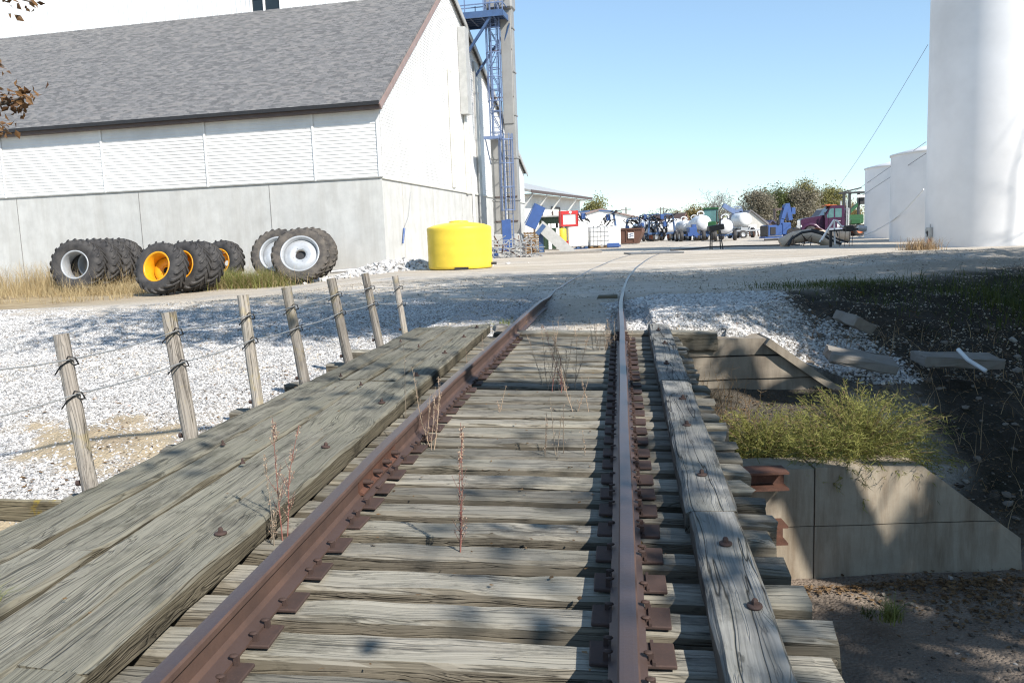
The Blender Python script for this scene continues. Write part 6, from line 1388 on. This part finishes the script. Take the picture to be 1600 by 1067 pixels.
# weeds growing through the ties
M['redstem'] = leafmat('red_weed_stems', (.24, .085, .075), (.34, .15, .12), (.28, .11, .095), .7, .15)
M['seedtan'] = leafmat('tan_seed_heads', (.36, .25, .18), (.55, .42, .30), (.45, .33, .24), .8, .2)
M['greystem'] = leafmat('grey_weed_stems', (.16, .13, .10), (.30, .25, .19), (.22, .18, .14), .8, .1)
def on_ties(px, py, w=TIE_TOP): 
    o = BMi @ EYE; d = BMi.to_3x3() @ ray(px, py); s = (w - o.z) / d.z; return BM @ (o + d * s)
def weed(px, py, top, label, seed, stem='redstem', n=1, nb=14, spread=.05, fuzz=14, rad_=.0032):
    p = on_ties(px, py); h = (py - top) / F_PX * p.y * 1.02; r = np.random.default_rng(seed); o = empty('tall_weed', p); tag(o, label, 'weed'); m = MB(); sdP = []
    for i in range(n):
        a = Vector((r.normal(0, spread if n > 1 else 0), r.normal(0, spread * .6 if n > 1 else 0), -.03)); L = h * (1 if i == 0 else r.uniform(.5, .95)); d = Vector((r.normal(0, .05 if n == 1 else .16), r.normal(0, .05), 1)).normalized(); pts = [a]
        for k in range(8): d = (d + Vector((r.normal(0, .035), r.normal(0, .035), .03))).normalized(); pts.append(pts[-1] + d * L / 8)
        m.tube(pts, list(np.linspace(rad_, .0011, 9)), 5, cap=False)
        for j in range(nb):
            s = r.uniform(.12, .97) * 8; b = pts[int(s)].lerp(pts[min(int(s) + 1, 8)], s % 1); az = r.uniform(0, 6.283); bl = L * r.uniform(.06, .24) * (1.1 - s / 9); e = Vector((math.cos(az) * .55, math.sin(az) * .55, .85)).normalized(); c = b + e * bl * .5 + Vector((0, 0, bl * .05)); q = c + (e + Vector((0, 0, .5))).normalized() * bl * .5
            m.tube([b, c, q], [.0016, .0012, .0007], 3, cap=False)
            for _ in range(fuzz // 2): sdP.append(b.lerp(q, r.random()) + Vector(r.normal(0, .004, 3)))
        for _ in range(fuzz * 3): s = r.uniform(.2, 1) * 7.99; sdP.append(pts[int(s)].lerp(pts[int(s) + 1], s % 1) + Vector(r.normal(0, .005, 3)))
    m.build('stem', M[stem], o)
    if sdP: V, F = leaf_quads(np.array([q[:] for q in sdP]), .010, seed, .6); np_mesh('seed_heads', V, F, M['seedtan'], o)
weed(718, 862, 642, 'single tall red stemmed weed standing alone in the middle of the ties', 1, n=2, spread=.006, nb=26, fuzz=16, rad_=.004)
weed(441, 842, 634, 'tall red weed squeezed between the walkway and the rusty rail', 2, n=2, nb=22, fuzz=14, spread=.02, rad_=.004)
weed(418, 848, 690, 'paler tan weed just beside the tall red one at the walkway', 3, 'greystem', 2, 14, .02, 12)
weed(682, 700, 580, 'tan weed clump growing against the inside of the bolted rail joint', 4, 'seedtan', 3, 12, .03, 8)
weed(668, 690, 560, 'thin branched weed rising in front of the rusty rail web', 14, 'seedtan', 2, 12, .02, 6)
weed(634, 648, 520, 'dark thin single stem at the edge of the walkway timber', 5, 'greystem', 1, 5, .01, 2)
weed(875, 612, 500, 'bushy weed with a red base in the middle of the far ties', 6, 'redstem', 3, 14, .06, 8)
weed(868, 606, 488, 'pale dry weed tangled behind the bushy red one', 16, 'seedtan', 12, 16, .12, 9)
weed(868, 708, 610, 'cluster of thin grey stems below the bushy weed', 7, 'greystem', 5, 6, .06, 5)
weed(912, 640, 560, 'short tan weed beside the shadow of the straight rail', 8, 'seedtan', 3, 10, .05, 8)
weed(914, 709, 665, 'short lone grey stem near the rail shadow', 9, 'greystem', 1, 6, .02, 5)
weed(945, 545, 490, 'low dark weed against the shaded side of the straight rail', 10, 'greystem', 14, 12, .13, 7)
weed(781, 643, 596, 'pair of small pale stems between the far ties', 11, 'seedtan', 2, 5, .03, 6)
weed(750, 575, 520, 'thin pale weed near the curving rail past the walkway bolts', 12, 'seedtan', 3, 8, .06, 5)
# sprig at the very edge of the walkway, near the lens
p = on_ties(-10, 940, DZ + GT / 2); o = empty('weed_sprig', p); tag(o, 'small yellow green sprig at the edge of the near walkway planks', 'weed'); r = np.random.default_rng(2); P = np.array([r.normal(0, .012, 3) * np.array([1, 1, .1]) for _ in range(46)]); V, F = blades(P, .07, .005, 1.5, 3); np_mesh('leaves', V, F, M['greengrass'], o)
# fallen leaves: on the gravel, the ties and the creek bed
M['litter'] = leafmat('leaf_litter', (.07, .042, .022), (.22, .14, .07), (.13, .08, .04), .8, .1)
r = np.random.default_rng(77)
def litter(name, x, y, size, seed, z=None):
    z = ground_z(x, y) + .02 if z is None else z; P = np.stack([x, y, z], -1); V, F = leaf_quads(P, size, seed, .7); V = V.reshape(-1, 4, 3); V[:, :, 2] = P[:, None, 2] + (V[:, :, 2] - P[:, None, 2]) * .35; tag(np_mesh(name, V.reshape(-1, 3), F, M['litter']), kind='stuff')
n = 5000; x = r.uniform(-10, -1.2, n); y = r.uniform(5, 15, n); k = fbm(x * .9, y * .9, 3, 91) > .05; litter('fallen_leaves', x[k], y[k], .045, 1)
n = 900; x = r.uniform(1.2, 4.6, n); y = 7.12 + np.abs(r.normal(0, .10, n)) * -1; litter('fallen_leaves', x, y, .05, 2)
n = 900; x = r.normal(4.2, .5, n); y = r.normal(6.7, .3, n); litter('fallen_leaves', x, y, .05, 3)
n = 3500; x = r.uniform(3.9, 9, n); y = r.uniform(7.5, 14, n); litter('fallen_leaves', x, y, .05, 4)
n = 1100; x = r.uniform(.8, 3.8, n); y = r.uniform(7.75, 10.6, n); litter('fallen_leaves', x, y, .05, 6)
P = []
for _ in range(170):
    v, u = r.uniform(-.95, .95), r.uniform(2.2, 11); P.append(B(v, u, TIE_TOP + .006)[:])
for _ in range(26): P.append(B(r.uniform(-2.2, -1.1), r.uniform(2.2, 11), DZ + GT / 2 + .008)[:])
for _ in range(160): P.append(B(-.63 + r.normal(0, .06), r.uniform(10.3, 14), TIE_TOP + .02 + r.uniform(0, .05))[:])
for _ in range(110): P.append(B(.66 + r.normal(0, .07) * 1, r.uniform(10.3, 14.5), TIE_TOP + .02 + r.uniform(0, .05))[:])
P = np.array(P); litter('fallen_leaves', P[:, 0], P[:, 1], .028, 5, P[:, 2])
# a flat stone caught under the rail, a board in the track beyond the bridge
slab(783, 513, 11.0, (.20, .2, .09), (0, 4, 20), 'rusty stained stone wedged between walkway end and rail')
p = on_ties(962, 462, -.10); o = timber('crossing_board', .34, .30, .09, M['tie'], None, (p.x - .12, p.y + .1, gz(p.x, p.y) + .02), -.15, 0, .006, .06, .015, chip=.02); tag(o, 'short worn wooden block against the straight rail past the bridge', 'board')

# ------------------------------------------------------------------ light
SUN = Vector((math.sin(rad(140.0)), math.cos(rad(140.0)), 0)) ; EL = rad(40)
SD = Vector((SUN.x * math.cos(EL), SUN.y * math.cos(EL), math.sin(EL)))
lamp = bpy.data.lights.new('sun', 'SUN'); lamp.energy = 5.0; lamp.angle = rad(.53); lamp.color = (1.0, .945, .87)
lo = link(bpy.data.objects.new('sun', lamp)); lo.rotation_euler = SD.to_track_quat('Z', 'Y').to_euler()
wd = bpy.data.worlds.new('World'); SC.world = wd; wd.use_nodes = True; nt = wd.node_tree; nt.nodes.clear()
sk = nt.nodes.new('ShaderNodeTexSky'); sk.sky_type = 'NISHITA'; sk.sun_disc = False; sk.sun_elevation = EL; sk.sun_rotation = rad(140.0); sk.air_density = 1.0; sk.dust_density = .02; sk.ozone_density = 3.2; sk.altitude = 200
bg = nt.nodes.new('ShaderNodeBackground'); bg.inputs[1].default_value = .15; wo = nt.nodes.new('ShaderNodeOutputWorld'); gm = nt.nodes.new('ShaderNodeGamma'); gm.inputs[1].default_value = .70; nt.links.new(sk.outputs[0], gm.inputs[0]); mx = nt.nodes.new('ShaderNodeMix'); mx.data_type = 'RGBA'; mx.blend_type = 'MULTIPLY'; mx.inputs[0].default_value = 1; mx.inputs[7].default_value = (1.22, 1.38, 1.46, 1); nt.links.new(gm.outputs[0], mx.inputs[6]); nt.links.new(mx.outputs[2], bg.inputs[0]); nt.links.new(bg.outputs[0], wo.inputs[0])
SC.view_settings.view_transform = 'Standard'; SC.view_settings.look = 'None'; SC.view_settings.exposure = .52; SC.view_settings.gamma = 1.0
SC.render.engine = 'CYCLES'; SC.cycles.max_bounces = 6; SC.cycles.diffuse_bounces = 3; SC.cycles.use_denoising = True; SC.cycles.filter_width = 1.15
